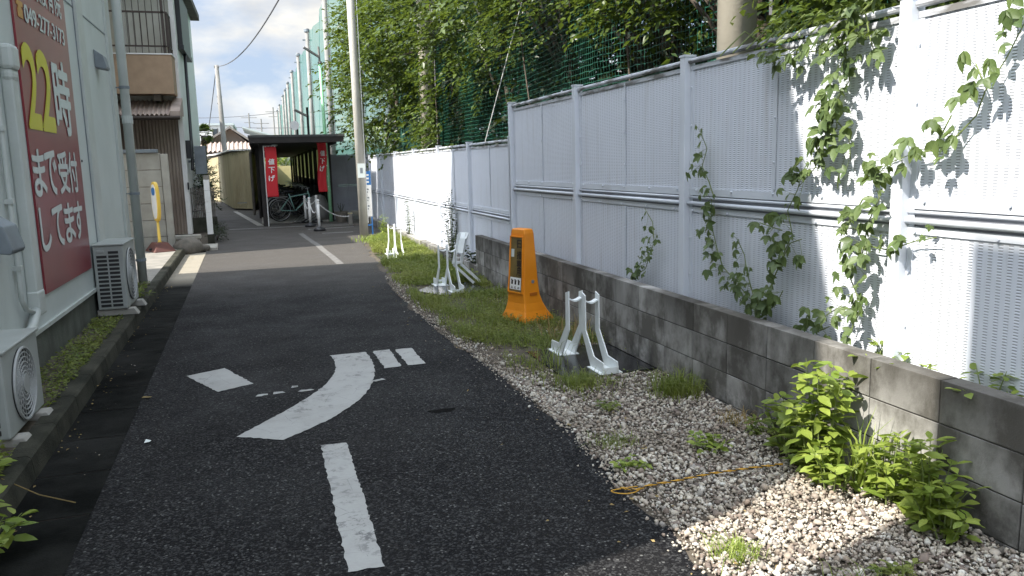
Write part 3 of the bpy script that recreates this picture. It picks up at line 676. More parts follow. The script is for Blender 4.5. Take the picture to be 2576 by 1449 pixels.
# awning over the front
mb = MB(); n = 200; vs = []
for i in range(n+1):
    x = -4.6+(2.62)*i/n; d = .022*math.sin(2*math.pi*x/.10)
    vs += [(x, HY+.02, 3.33+d), (x, HY-1.02, 2.92+d)]
mb.add(vs, [(2*i, 2*i+1, 2*i+3, 2*i+2) for i in range(n)]); hp('awning', mb, A['awn'], smooth=True)
mb = MB(); mb.add([(-1.98, HY-.02, 3.38), (-1.76, HY-.02, 3.38), (-1.76, HY-1.04, 3.0), (-1.98, HY-1.04, 3.0), (-1.98, HY-1.04, 2.87), (-1.76, HY-1.04, 2.87), (-1.76, HY-.02, 2.93), (-1.98, HY-.02, 2.93)],
    [(0, 3, 2, 1), (3, 4, 5, 2), (1, 2, 5, 6), (0, 7, 4, 3)]); hp('awning_end', mb, A['awn'])
mb = MB(); mb.tube([(-4.6, HY-1.07, 2.85), (-1.76, HY-1.07, 2.85)], .04, 8); mb.box(-4.6, -1.78, HY-1.0, HY-.95, 2.80, 2.885); hp('gutter_pipe', mb, A['rust'])
# balcony
mb = MB(); mb.box(-4.6, -1.86, HY-.80, HY-.72, 3.42, 4.32); mb.box(-1.94, -1.86, HY-.72, HY+.01, 3.42, 4.32); mb.box(-4.6, -1.94, HY-.72, HY+.01, 3.44, 3.52)
bal = hp('balcony', mb, A['beige'])
mb = MB(); mb.box(-4.6, -1.84, HY-.82, HY-.70, 4.322, 4.35); mb.box(-1.96, -1.84, HY-.70, HY+.01, 4.322, 4.35); hp('coping', mb, A['white'], bal)
mb = MB(); mb.box(-2.35, -2.2, HY-.6, HY, 3.28, 3.43); mb.box(-3.6, -3.45, HY-.6, HY, 3.28, 3.43); hp('bracket', mb, A['wood'], bal)
mb = MB(); yb = HY-.76
mb.box(-4.6, -1.90, yb-.02, yb+.02, 5.27, 5.31); mb.box(-4.6, -1.90, yb-.02, yb+.02, 4.50, 4.535)
for i in range(20): mb.box(-4.5+i*.135, -4.5+i*.135+.014, yb-.007, yb+.007, 4.53, 5.27)
mb.box(-2.02, -1.96, yb-.02, yb+.025, 4.35, 5.9)
mb.box(-1.92, -1.88, yb+.03, HY, 5.27, 5.31); mb.box(-1.92, -1.88, yb+.03, HY, 4.50, 4.535)
for i in range(8): mb.box(-1.92, -1.885, yb+.03+i*.095, yb+.05+i*.095, 4.36, 5.27)
hp('railing', mb, A['rust'], bal)
mb = MB(); mb.box(-2.98, -2.92, yb+.05, HY+.03, 4.35, 6.25); hp('pillar', mb, A['white'])
# window shutter box and pipe on the lane side
mb = MB(); mb.box(-1.80, -1.66, 22.3, 24.9, 4.62, 4.74); mb.box(-1.80, -1.68, 22.35, 24.85, 4.74, 6.05); hp('window_shutter', mb, A['black'], bevel=.01)
mb = MB(); mb.box(-1.82, -1.56, 21.2, 28, 6.28, 6.36); mb.box(-9, -1.56, 21.0, 28, 6.36, 6.46); hp('eaves', mb, A['wood'])
mb = MB(); mb.tube([(-1.72, 23.2, 4.62), (-1.70, 22.6, 2.2), (-1.68, 22.0, 1.62)], .04, 8); hp('downpipe', mb, A['black'], smooth=True)
mb = MB(); mb.box(-1.79, -1.66, 21.9, 22.1, 1.9, 2.35); hp('meter_box', mb, A['black'], bevel=.01)
mb = MB(); mb.box(-1.64, -1.36, 22.4, 22.6, 1.50, 2.22); mb.box(-1.80, -1.64, 22.48, 22.52, 1.8, 1.86); hp('cabinet', mb, A['hood'], bevel=.01, label='grey cabinet on the side wall')
mb = MB(); mb.box(-1.81, -1.775, HY-.12, HY-.061, 1.12, 1.30); hp('doorbell', mb, A['black'])

# concrete plank wall in front of it
pw = thing('plank_wall', 'short weathered concrete plank wall with a pillar behind the yellow sign', 'wall', (-2.6, 17, 0))
for i in range(6):
    mb = MB(); z0 = .0+i*.325 if i else -.02
    mb.box(-3.3+2.6, -1.87+2.6, -.03, .03, z0+.004, (i+1)*.325-.004); mb.build('plank', A['plank'], pw, bevel=.008)
mb = MB(); mb.box(-1.86+2.6, -1.73+2.6, -.08, .06, -.02, 1.93); mb.build('pillar', A['plank'], pw, bevel=.01)
mb = MB(); mb.box(-3.3+2.6, -1.90+2.6, -.09, .07, 1.955, 2.02); mb.build('coping', A['hood'], pw, bevel=.008)

# yellow sign stand
ys = thing('sign_stand', 'yellow oval sign on a thin pole in a brown rubber base', 'sign', (-1.93, 16.25, .108), rz=R(-64))
mb = MB(); mb.add([(-.27,-.20,0),(.27,-.20,0),(.27,.20,0),(-.27,.20,0),(-.15,-.10,.17),(.15,-.10,.17),(.15,.10,.17),(-.15,.10,.17)], [(0,3,2,1),(4,5,6,7),(0,1,5,4),(1,2,6,5),(2,3,7,6),(3,0,4,7)])
mb.build('base', A['terra'], ys, bevel=.012)
mb = MB(); mb.box(-.05, .05, -.188, -.16, .02, .07); mb.build('slot', A['black'], ys)
mb = MB(); mb.tube([(0,0,.16),(0,0,.19),(0,0,.62)], [.05,.028,.022], 12); mb.build('pole', A['yellowp'], ys, True)
def oval(n=32, a=.16, b_=.37): return [(a*math.copysign(abs(math.cos(t))**.8, math.cos(t)), .93+b_*math.copysign(abs(math.sin(t))**.9, math.sin(t))) for t in [i*2*math.pi/n for i in range(n)]]
mb = MB(); mb.prismy(oval(), -.03, .03); mb.build('rim', A['yellowp'], ys, bevel=.01)
mb = MB(); mb.prismy(oval(a=.125, b_=.32), -.036, .036); fc = mb.build('face', A['white'], ys)
mb = MB(); mb.prismy([(x*.8, z*.0+ (z-.93)*.3+1.12) for x, z in oval(20, .11, .25)], -.038, -.0365); mb.build('symbol', A['blue'], fc)

# rock, bench slab, gate post
mb = MB(); mb.lathe((0, 0, 0), [(.24, -.02), (.29, .06), (.27, .17), (.18, .26), (.06, .30)], 14)
mb.v = [(x*(1+.15*math.sin(5*y+x*3)), y*(1.25+.1*math.cos(7*x)), z*(1+.1*math.sin(9*x))) for x, y, z in mb.v]
o = mb.build('boulder', A['stone'], None, True); o.location = (-1.52, 16.75, .0); tag(o, 'round brown boulder beside the kerb end near the plank wall', 'rock')
mb = MB(); mb.lathe((0, 0, 0), [(.12, -.02), (.17, .04), (.15, .10), (.05, .13)], 12)
o = mb.build('boulder', A['stone'], None, True); o.location = (-1.26, 17.05, 0); tag(o, 'smaller flat rock between the boulder and the concrete slab', 'rock')
t = thing('stone_bench', 'low pale concrete beam on a short leg behind the boulder', 'bench', (-1.55, 17.6, 0))
mb = MB(); mb.box(-.32, .26, -.08, .08, .20, .29); mb.build('beam', A['plank'], t, bevel=.02)
mb = MB(); mb.box(.16, .22, -.05, .05, -.01, .20); mb.build('leg', A['plank'], t)
mb = MB(); mb.box(-.29, -.23, -.05, .05, -.01, .20); mb.build('leg', A['plank'], t)
mb = MB(); mb.prism([(-1.20, 17.05), (-.96, 17.05), (-1.0, 18.0), (-1.26, 18.0)], -.005, .05); tag(mb.build('concrete_slab', A['plank'], bevel=.006), 'flat concrete slab on the ground at the foot of the gate post', 'slab')
t = thing('gate_post', 'white tiled square gate post with a mossy base', 'post', (-1.15, 18.4, 0))
for i in range(5):
    mb = MB(); mb.box(-.06, .055, -.06, .06, .225+i*.235, .225+i*.235+.231); mb.build('tile_block', A['white'], t, bevel=.003)
mb = MB(); mb.box(-.06, .055, -.06, .06, 1.402, 1.49); mb.build('cap', A['slab'], t)
mb = MB(); mb.box(-.066, .075, -.07, .07, -.01, .222); mb.build('base', A['kerb'], t)

# garden fence behind the gate post
gf = thing('garden_fence', 'dark weathered picket fence behind the white gate post', 'fence', (-1.45, 21, 0))
for i in range(14):
    mb = MB(); x = -.33+i*.04; hgt = 1.15+.03*math.sin(i*2.3); mb.box(x-.012, x+.013, 1.2+i*.02-.01, 1.2+i*.02+.01, .38, hgt); mb.build('picket', A['wood'], gf)
mb = MB(); mb.bar((-.36, 1.22, .55), (.22, 1.52, .55), .03); mb.build('rail', A['wood'], gf); mb = MB(); mb.bar((-.36, 1.22, 1.02), (.22, 1.52, 1.02), .03); mb.build('rail', A['wood'], gf)
mb = MB(); mb.obox((-.36, 1.16, 0), (.60, .3, 0), (-.03, .06, 0), (0, 0, .38)); mb.build('plinth', A['kerb'], gf)

def cloud_shrub(name, label, cat, loc, rad, nsp, size, m, stem=True, group=None, seed=3, tm=T_DIAMOND, ln=.22, nl=7):
    g = np.random.default_rng(seed); t = thing(name, label, cat, loc, group)
    d = norm(g.normal(0, 1, (nsp, 3))); d[:, 2] = np.abs(d[:, 2])*1.2-.25
    c = d*np.array(rad)*g.uniform(.15, .95, (nsp, 1)); c[:, 2] += rad[2]*.55; c[:, 2] = np.maximum(c[:, 2], .02)
    v, f = sprays(c, d+g.normal(0, .4, d.shape), g.uniform(.5, 1, nsp)*ln, nl, size, .2, tm, seed)
    npmesh('foliage', v, f, m, t)
    if stem:
        mb = MB()
        for i in range(6):
            a = i*1.05; mb.tube([(0, 0, 0), (rad[0]*.4*math.cos(a), rad[1]*.4*math.sin(a), rad[2]*.7)], [.012, .004], 5)
        mb.build('stem', A['bark'], t)
    return t
cloud_shrub('shrub', 'dark leafy shrub rising behind the garden fence', 'shrub', (-1.55, 23.6, .0), (.35, .6, 1.5), 330, .07, A['treed'], seed=5)
cloud_shrub('shrub', 'low ivy patch on the lane side of the gate post', 'shrub', (-1.08, 19.5, 0), (.16, .9, .22), 140, .045, A['treed'], seed=6)
cloud_shrub('shrub', 'green bush hanging over the lane further down on the left', 'shrub', (-1.75, 26.5, .2), (.55, 1.2, 1.35), 380, .075, A['tree'], seed=8)

# ================================================================== BLOCK WALL (right)
bw = thing('block_wall', 'low grey concrete block wall in front of the tall fence', 'wall', (2.79, 4.5, 0))
mb = MB(); g_ = .0035
for i in range(-16, 20):
    y0 = 2.26+.4255*i+g_; y1 = y0+.4255-2*g_
    for k_ in range(4):
        z0 = .01+.2*(k_-1)+g_; z1 = z0+.2-2*g_; dx = rnd.uniform(-.0012, .0012)
        mb.box(dx, .10+dx, y0-4.5, y1-4.5, z0, z1)
mb.build('block', A['block'], bw, bevel=.0025).name = 'block_face'
mb = MB(); mb.box(.007, .093, 2.26-.4255*16-4.49, 2.26+.4255*20-4.51, -.2, .603); mb.build('mortar_core', mat('mortar', (.075, .072, .066), .95, (.04, .04, .036), 8), bw)
lc = thing('block_kerb', 'one block high concrete kerb along the foot of the far fence', 'wall', (2.80, 17, 0))
mb = MB()
for i in range(32):
    y0 = 10.80+.4255*i; 
    if y0 < 24: mb.box(0, .13, y0-17+.003, y0-17+.4225, -.1, .165)
mb.build('block_face', A['block'], lc, bevel=.003)
# soil between wall and fence
mb = MB(); mb.box(2.892, 3.6, -5, 10.78, -.01, .50); mb.box(2.932, 3.6, 10.785, 24.4, -.01, .13); o = mb.build('fence_soil', A['soil']); struct(o)

# ================================================================== STEEL FENCES
FX = 3.0
def fence(name, label, posts, top, railz, z0, dmid, dark=False):
    t = thing(name, label, 'fence', (FX, posts[0], 0))
    y00 = posts[0]
    for y in posts:
        mb = MB(); mb.box(-.055, .03, y-y00-.036, y-y00+.036, z0, top+.02)
        p = mb.build('post', A['fencew'], t, bevel=.004)
        mb = MB(); mb.box(-.060, .035, y-y00-.041, y-y00+.041, top+.02, top+.035); mb.build('cap', A['fencew'], p)
    for a, b in zip(posts, posts[1:]):
        ya, yb = min(a, b)-y00+.037, max(a, b)-y00-.037; ym = (ya+yb)/2
        for (za, zb) in ((z0, railz-.06), (railz+.05, top-.05)):
            for (p, q) in ((ya+.02, ym-.004), (ym+.004, yb-.02)):
                mb = MB(); mb.box(0, .004, p, q, za, zb); mb.v = [(x, y+y00, z) for x, y, z in mb.v]
                o = mb.build('panel', A['panel'], t); o.location = (0, -y00, 0)
        mb = MB(); mb.box(.001, .0035, ya, yb, railz-.0595, railz+.0495); mb.build('infill', A['fencedk'], t)
        mb = MB()   # flanges, seam strips
        mb.box(-.010, -.001, ya, yb, railz+.036, railz+.085)
        mb.box(-.008, -.001, ya, yb, railz-.085, railz-.050)
        mb.box(-.006, -.001, ya, ya+.035, z0, top-.05); mb.box(-.006, -.001, yb-.035, yb, z0, top-.05)
        mb.box(-.010, -.0045, ym-.014, ym+.014, z0, railz-.095); mb.box(-.010, -.0045, ym-.014, ym+.014, railz+.1, top-.05)
        mb.build('flange', A['fencew'], t)
        mb = MB(); mb.tube([(-.018, ya, railz-.022), (-.018, yb, railz-.022)], .015, 10); mb.build('rail', A['fencew'], t, True)
        mb = MB(); mb.tube([(-.008, ya, railz+.020), (-.008, yb, railz+.020)], .009, 8); mb.build('rail', A['fencew'], t, True)
        mb = MB(); mb.tube([(-.012, ya, top-.012), (-.012, yb, top-.012)], .019, 10); mb.box(-.009, .012, ya, yb, top-.075, top-.045); mb.build('top_rail', A['fencetop'], t)
        mb = MB()
        for z in [z0+.25+k*.27 for k in range(int((top-z0)/.27))]:
            if abs(z-railz) < .1: continue
            for yk in (ya+.018, ym, yb-.018): mb.tube([(-.018, yk, z), (-.004, yk, z)], .007, 6)
        for yk in np.linspace(ya+.1, yb-.1, 5): mb.tube([(-.022, yk, railz+.072), (-.010, yk, railz+.072)], .008, 6); mb.tube([(-.020, yk+.05, railz-.075), (-.008, yk+.05, railz-.075)], .008, 6)
        mb.build('bolt', A['fencew'], t)
    return t
tall = [9.54, 7.40, 5.27, 3.17, 1.06, -1.05, -3.16]
fence('tall_fence', 'tall pale steel panel fence with ribbed sheets behind the block wall', tall, 2.295, 1.295, .5, 0)
low = [24.4, 23.3, 21.0, 18.65, 16.25, 13.88, 11.72, 9.58]
fence('low_fence', 'lower stretch of the pale steel fence running on to the bicycle shed', low, 1.885, .90, .12, 0)
# fence return facing the camera
t = thing('return_fence', 'dark grey fence return facing the viewer beside the bicycle shed', 'fence', (2.5, 25, 0))
mb = MB()
for i in range(3): mb.box(-.44+i*.46, -.0+i*.46, -.004, .0, .25, 1.0); mb.box(-.44+i*.46, .0+i*.46, -.004, 0, 1.05, 1.92)
mb.build('panel', A['fencedk'], t)
for x in (-.46, .0, .48):
    mb = MB(); mb.box(x-.02, x+.02, -.04, .02, .0, 1.97); mb.build('post', A['fencedk'], t)
mb = MB(); mb.box(-.44, .9, -.02, -.005, 1.005, 1.045); mb.build('rail', A['fencedk'], t); mb = MB(); mb.box(-.44, .9, -.03, .02, 1.925, 1.96); mb.build('rail', A['fencedk'], t)

# ================================================================== VINES
VX = 2.955
def vine(label, lines, dens=52, size=.062, seed=1, loc=None, thick=.05, xo=0., m='vine'):
    g = np.random.default_rng(seed); y0, z0 = lines[0][0][0]
    t = thing('climbing_vine', label, 'vine', (VX, y0, z0), 'vines on the steel fence')
    P = []; D = []; Nn = []; Sz = []; mb = MB()
    for ln, th in lines:
        pts = [V((xo+g.uniform(-.02, .01), y-y0, z-z0)) for y, z in ln]
        mb.tube(pts, [.0042*(1-.5*i/len(pts)) for i in range(len(pts))], 5)
        for a, b in zip(pts, pts[1:]):
            n = max(1, int((b-a).length*dens*th))
            for k in range(n):
                p = a.lerp(b, g.random())
                # a trifoliate leaf on a short stalk
                off = V((-abs(g.normal(.02, .02))-.015, g.normal(0, thick), g.normal(0, thick*.8)+.005)); c = p+off
                mb.tube([p, c], .0014, 3, cap=False)
                face = V((-1, g.normal(0, .35), .55+g.normal(0, .3))); base = V((-.25+g.normal(0, .25), g.normal(0, .45), -.8+g.normal(0, .35)))
                s = size*1.2*g.uniform(.45, 1.3)
                for da in (-.95, 0, .95):
                    q = Quaternion(face.normalized(), da+g.normal(0, .12)) @ base
                    P.append(c); D.append(q); Nn.append(face+V(g.normal(0, .15, 3))); Sz.append(s*(1 if da == 0 else .82))
    v, f = leaves(P, D, Nn, Sz, T_OVATE)
    npmesh('foliage', v, f, A[m], t); mb.build('stem', A['stem'], t)
    return t
vine('short dark vine climbing the fence between the second and third posts', [([(6.1, .6), (5.88, .71), (5.76, .84), (5.71, .97)], 1.5), ([(5.71, .97), (5.76, 1.1), (5.85, 1.2)], .5)], seed=1, size=.045)
vine('tall shaded vine rising beside the post left of the sunlit panel', [([(4.18, .63), (4.38, .7), (4.56, .78), (4.69, .87), (4.79, .99), (4.87, 1.15), (4.84, 1.32)], 1.35), ([(4.84, 1.32), (4.89, 1.43), (4.98, 1.54), (4.95, 1.66), (5.0, 1.77)], .8), ([(4.34, .73), (4.41, .85), (4.47, .97), (4.53, 1.07)], .9)], seed=2, size=.05, thick=.045)
vine('shaded vine with forked side shoots along the shadow edge', [([(4.18, .62), (4.13, .84), (4.06, 1.01), (3.97, 1.14), (4.0, 1.28), (3.93, 1.4), (3.89, 1.51)], .6), ([(4.05, 1.16), (4.16, 1.17), (4.28, 1.19)], .7), ([(4.13, .86), (3.97, 1.09), (3.88, 1.12)], .7), ([(4.2, .64), (4.1, .7), (4.02, .8)], .9)], seed=3, size=.062)
vine('dense sunlit vine hanging down from the top rail', [([(3.49, 2.29), (3.59, 2.15), (3.55, 1.98), (3.62, 1.87), (3.62, 1.74), (3.73, 1.64), (3.79, 1.53), (3.91, 1.42)], 1.35), ([(3.6, 2.21), (3.79, 2.16), (4.02, 2.17), (4.35, 2.2)], .7), ([(3.63, 1.78), (3.54, 1.7), (3.52, 1.57)], .8), ([(3.45, 2.3), (3.40, 2.18), (3.36, 2.1)], 1.)], seed=4, size=.066, thick=.055)
vine('long sunlit vine sweeping up across the near post to the top right', [([(3.45, .67), (3.4, .83), (3.47, .95), (3.38, 1.08), (3.34, 1.25), (3.28, 1.38), (3.33, 1.47), (3.22, 1.55), (3.08, 1.59)], .95), ([(3.08, 1.59), (2.94, 1.61), (2.84, 1.66), (2.75, 1.75), (2.7, 1.85), (2.62, 1.97), (2.55, 2.1), (2.5, 2.25)], .5),
      ([(3.38, 1.13), (3.22, 1.12), (3.05, 1.18), (2.91, 1.21)], .5), ([(3.41, 1.37), (3.5, 1.24)], 1.), ([(2.94, 1.64), (2.88, 1.76)], .6), ([(2.7, 1.88), (2.77, 1.97)], .7)], seed=5, size=.062)
vine('low vine creeping behind the wall top at the shadow edge', [([(3.85, .59), (3.68, .69), (3.52, .79)], .9), ([(3.68, .62), (3.60, .66)], 1.)], seed=6, size=.052)
# creeper spilling over the fence top
g = np.random.default_rng(21); n = 230
c = np.stack([g.uniform(2.86, 3.7, n), 3.25+g.random(n)**1.3*1.5, g.uniform(2.22, 2.75, n)], 1); c[:, 2] -= np.clip(3.1-c[:, 0], 0, 1)*.35*g.random(n)
kp = c[:, 0]/c[:, 1] > .72; c = c[kp]; n = len(c)
c[:, 2] = np.where(c[:, 0] > 3.05, np.maximum(c[:, 2], 2.36), np.maximum(c[:, 2], 2.12))
v, f = sprays(c, np.stack([-np.ones(n)*.9, g.normal(0, .7, n), g.normal(-.1, .35, n)], 1), g.uniform(.12, .28, n), 7, .066, .35, T_OVATE, 22)
t = thing('creeper', 'bright sunlit creeper spilling over the fence top left of the near post', 'creeper', (3.1, 3.9, 2.3))
v = v-np.array((3.1, 3.9, 2.3)); npmesh('foliage', v, f, A['tree'], t)
mb = MB()
for i in range(9): a = i*.7; mb.tube([(.1, -.5+i*.15, .0), (-.05, -.45+i*.15, .1), (-.2, -.4+i*.15, -.05)], .005, 5)
mb.build('stem', A['stem'], t)
# dry dangling twigs under the rail
g = np.random.default_rng(23)

# ================================================================== WEEDS
def weed(label, x, y, hgt, ns, spread, size, seed, z=0., cat='weed', name='weed_plant', m='weed', tm=T_OVATE, whorl=5, step=.055, group='leafy weeds by the wall', xb=0.):
    g = np.random.default_rng(seed); t = thing(name, label, cat, (x, y, z), group); mb = MB(); P = []; D = []; Nn = []; Sz = []
    for i in range(ns):
        a = g.uniform(0, 6.28); s = spread*math.sqrt(g.random()); hh = hgt*g.uniform(.55, 1.05)*(1-.25*s/max(spread, .01))
        b0 = V((s*.35*math.cos(a), s*.35*math.sin(a), 0)); b1 = V((s*math.cos(a)+xb*hh, s*math.sin(a), hh))
        mid = b0.lerp(b1, .5)+V((-.3*s*math.cos(a)*.3, 0, hh*.08)); pts = [b0, mid, b1]; mb.tube(pts, [.004, .003, .0015], 5)
        k = max(2, int(hh/step))
        for j in range(k):
            tt = (j+.6)/k; c = b0.lerp(b1, tt)+V((0, 0, hh*.08*math.sin(math.pi*tt)))
            w = whorl if j == k-1 else g.integers(2, 4)
            a0 = g.uniform(0, 6.28)
            for q in range(w):
                an = a0+q*6.283/w+g.normal(0, .2); st = size*.4*g.random()
                d = V((math.cos(an), math.sin(an), g.normal(.05, .3))); P.append(c+d*st); D.append(d)
                Nn.append(V((0, 0, 1))+V(g.normal(0, .3, 3))); Sz.append(size*1.25*g.uniform(.6, 1.15)*(1.1-.3*tt))
    v, f = leaves(P, D, Nn, Sz, tm); npmesh('foliage', v, f, A[m], t); mb.build('stem', A['stem'], t); return t
weed('tallest bright leafy weed in the sun against the block wall', 2.60, 3.22, .66, 12, .15, .085, 31)
weed('dark leafy weed in the shade just left of the tall sunlit weed', 2.62, 3.50, .42, 9, .14, .075, 32)
weed('low bright leafy weed at the front of the sunlit clump', 2.52, 3.02, .26, 8, .14, .07, 33)
weed('broad leafy weed in the middle of the sunlit clump by the wall', 2.64, 2.80, .38, 11, .16, .075, 34)
weed('round leaved weed at the right end of the clump by the shadow', 2.66, 2.58, .42, 12, .17, .075, 35)
weed('small leafy weed at the right foot of the clump beside the brown stone', 2.60, 2.44, .2, 6, .12, .065, 36)
weed('small dark weed sprouting from the gravel left of the rope end', 2.28, 3.72, .10, 7, .14, .05, 37)
weed('tiny weed at the asphalt edge left of the rope', 1.72, 3.62, .06, 7, .12, .04, 38)
weed('thin pale green weed in the gravel between rope and white stand', 2.02, 4.55, .07, 8, .10, .035, 54, m='grass')
weed('low spreading weed at the wall foot between dry tuft and leafy clump', 2.70, 3.80, .10, 9, .12, .045, 55, m='grass')
weed('small creeping weed in the shaded gravel near the bottom of the photo', 2.20, 2.30, .05, 7, .10, .035, 56, m='grass')
weed('sunlit weed growing behind the wall under the near post', 2.93, 3.22, .20, 8, .16, .065, 39, z=.50)
weed('small weed behind the wall right of the near post', 2.93, 2.98, .14, 6, .12, .06, 40, z=.50)
weed('shaded leafy weed behind the wall at the right edge', 2.93, 2.55, .2, 7, .16, .065, 41, z=.50)
weed('little shaded weed behind the wall inside the shadow patch', 2.93, 2.76, .09, 5, .08, .045, 42, z=.50)
weed('dark leafy plant behind the low kerb next to the block wall end', 2.93, 11.2, .35, 12, .25, .07, 43, z=.13, m='treed')
weed('thin upright weed in the sun beside the utility pole', 2.52, 17.9, .62, 5, .10, .075, 44, tm=T_LONG, step=.03)
weed('bare dark twiggy weed against the sunlit far panel', 2.90, 12.7, 1.15, 10, .16, .055, 45, z=.12, m='treed', tm=T_DIAMOND, step=.05)
weed('short dark weed left of the twiggy one by the kerb', 2.75, 12.2, .55, 7, .13, .05, 46, z=.1, m='treed', tm=T_DIAMOND, step=.05)
weed('wispy weed by the far kerb behind the farthest white stand', 2.88, 16.6, .95, 6, .12, .05, 47, z=.12, m='treed', tm=T_DIAMOND, step=.05)
weed('small clump of weeds at the left bottom of the photo beside the near kerb', -1.42, 3.95, .24, 18, .28, .085, 48, z=.10, group='leafy weeds in the planting bed')
weed('trailing leafy weed spilling over the near kerb onto the gutter', -1.22, 3.62, .14, 9, .20, .08, 49, z=.06, group='leafy weeds in the planting bed')
weed('weed patch at the kerb just beyond the taller air conditioner', -1.52, 10.2, .14, 12, .22, .06, 50, z=.12, group='leafy weeds in the planting bed', m='grass')
weed('weed growing under the lower wall beside the small post on the right', 2.55, 10.6, .22, 9, .25, .06, 51, m='grass')

def blades(P, h, wd, seed, lean=.5):
    g = np.random.default_rng(seed); n = len(P); a = g.uniform(0, 6.283, n); d = np.stack([np.cos(a), np.sin(a), np.zeros(n)], 1)
    s = np.stack([-np.sin(a), np.cos(a), np.zeros(n)], 1)*np.asarray(wd).reshape(-1, 1); ln = np.abs(g.normal(lean, .3, n))[:, None]; h = np.asarray(h).reshape(-1, 1); z = np.array((0, 0, 1.))
    m_ = P+z*h*.6+d*h*ln*.35; tp = P+z*h*(1-ln*.35)+d*h*ln
    v = np.stack([P-s, P+s, m_+s*.8, m_-s*.8, tp], 1).reshape(-1, 3); f = np.array([(0, 1, 2), (0, 2, 3), (3, 2, 4)])[None]+(np.arange(n)*5)[:, None, None]
    return v, f.reshape(-1, 3)
def tuft(label, x, y, n, hgt, spread, seed, wd=.003, z=0., m='grass', lean=.5, group='grass tufts'):
    g = np.random.default_rng(seed); t = thing('grass_tuft', label, 'grass tuft', (x, y, z), group)
    P = np.stack([g.normal(0, spread, n), g.normal(0, spread, n), np.zeros(n)], 1)
    v, f = blades(P, hgt*g.uniform(.4, 1.1, n), wd*g.uniform(.6, 1.3, n), seed, lean); npmesh('foliage', v, f, A[m], t)
    return t
weed('leafy weed at the very left edge in front of the near air conditioner', -1.50, 4.45, .2, 12, .22, .06, 52, z=.10, group='leafy weeds in the planting bed')
weed('shaded weed on the gutter edge at the bottom left corner', -1.30, 3.35, .24, 16, .2, .085, 53, z=.08, group='leafy weeds in the planting bed')
tuft('long bladed grass tuft inside the sunlit weed clump', 2.68, 2.98, 55, .42, .05, 61, .006, m='weed', lean=.45)
tuft('grass tuft at the foot of the wall right of the near white stand', 2.62, 4.72, 420, .20, .09, 62, .003, lean=.8)
tuft('sunlit grass tuft at the bottom where gravel meets asphalt', 1.72, 2.62, 170, .09, .045, 63, .002, lean=.9, m='weed')
tuft('wide grass tuft at the bottom edge of the photo', 1.98, 2.12, 300, .12, .08, 64, .0025, lean=.8)
tuft('small grass tuft in the gravel near the asphalt edge', 1.80, 3.98, 160, .07, .06, 65, .002, lean=1.)
tuft('dry tuft in front of the wall beyond the rope', 2.66, 4.05, 120, .10, .06, 66, .002, m='dry', lean=1.)
tuft('grass tuft in front of the near black plate', 2.08, 5.16, 420, .13, .09, 67, .0025, lean=.8)
tuft('long grass leaning over the left side of the near black plate', 2.05, 5.75, 60, .26, .08, 68, .003, lean=.8)
tuft('upright grass between the yellow post and the wall', 2.68, 8.6, 90, .30, .10, 69, .003, lean=.4, m='dry')
tuft('tall grass between yellow post and white stand', 2.55, 6.6, 120, .26, .14, 70, .003, lean=.5, m='dry')

# the grass strip : one mass
n = 62000
gy = 4.6+15.9*rng.random(n)**1.15; ex = np.array([edge_x(v) for v in gy]); gx = ex+.05+rng.beta(1.2, 1.1, n)*(2.78-ex-.02)
from mathutils import noise as mnoise
nv = np.array([mnoise.noise(V((a*2.2, b*1.5, 0))) for a, b in zip(gx, gy)])
cov = np.clip((gy-5.6)/1.4, 0, 1)*.95+.12*np.clip((gy-4.6), 0, 1)
cov *= np.clip((gx-ex-.05+np.array([.10*mnoise.noise(V((b*1.9, 7, 0))) for b in gy])*2)/.22+.10, 0, 1)
cov[(gx > 2.0) & (gx < 2.80) & (gy > 5.33) & (gy < 6.3)] *= .0
cov[(gx > 1.78) & (gx < 2.62) & (gy > 9.45) & (gy < 10.4)] *= .0
cov[(gx > 1.8) & (gx < 2.45) & (gy > 13.6) & (gy < 14.5)] *= .0
k_ = rng.random(n) < cov*(np.clip(nv*1.6+.85, .05, 1))
gx, gy, nv = gx[k_], gy[k_], nv[k_]; n = len(gx)
hh = rng.uniform(.025, .10, n)*(1+.9*np.clip(nv, 0, 1))*np.where(rng.random(n) < .06, 1.9, 1)+np.where(gy > 13, .05, 0)
v, f = blades(np.stack([gx, gy, np.zeros(n)], 1), hh, rng.uniform(.0015, .0032, n)*np.where(gy > 9, 1.7, 1), 71, .75)
n4 = int(n*.8); idx = rng.integers(0, n, n4)
P = np.stack([gx[idx]+rng.normal(0, .02, n4), gy[idx]+rng.normal(0, .03, n4), hh[idx]*rng.uniform(.3, .9, n4)], 1)
a = rng.uniform(0, 6.28, n4)
v2, f2 = leaves(P, np.stack([np.cos(a), np.sin(a), rng.normal(.1, .3, n4)], 1), np.array((0, 0, 1.))+rng.normal(0, .35, (n4, 3)), rng.uniform(.012, .035, n4)*np.where(gy[idx] > 10, 1.5, 1))
tag(npmesh('grass', *merge([(v, f), (v2, f2)]), A['grass']), 'shaggy green grass and clover strip between asphalt and block wall', 'grass', kind='stuff')
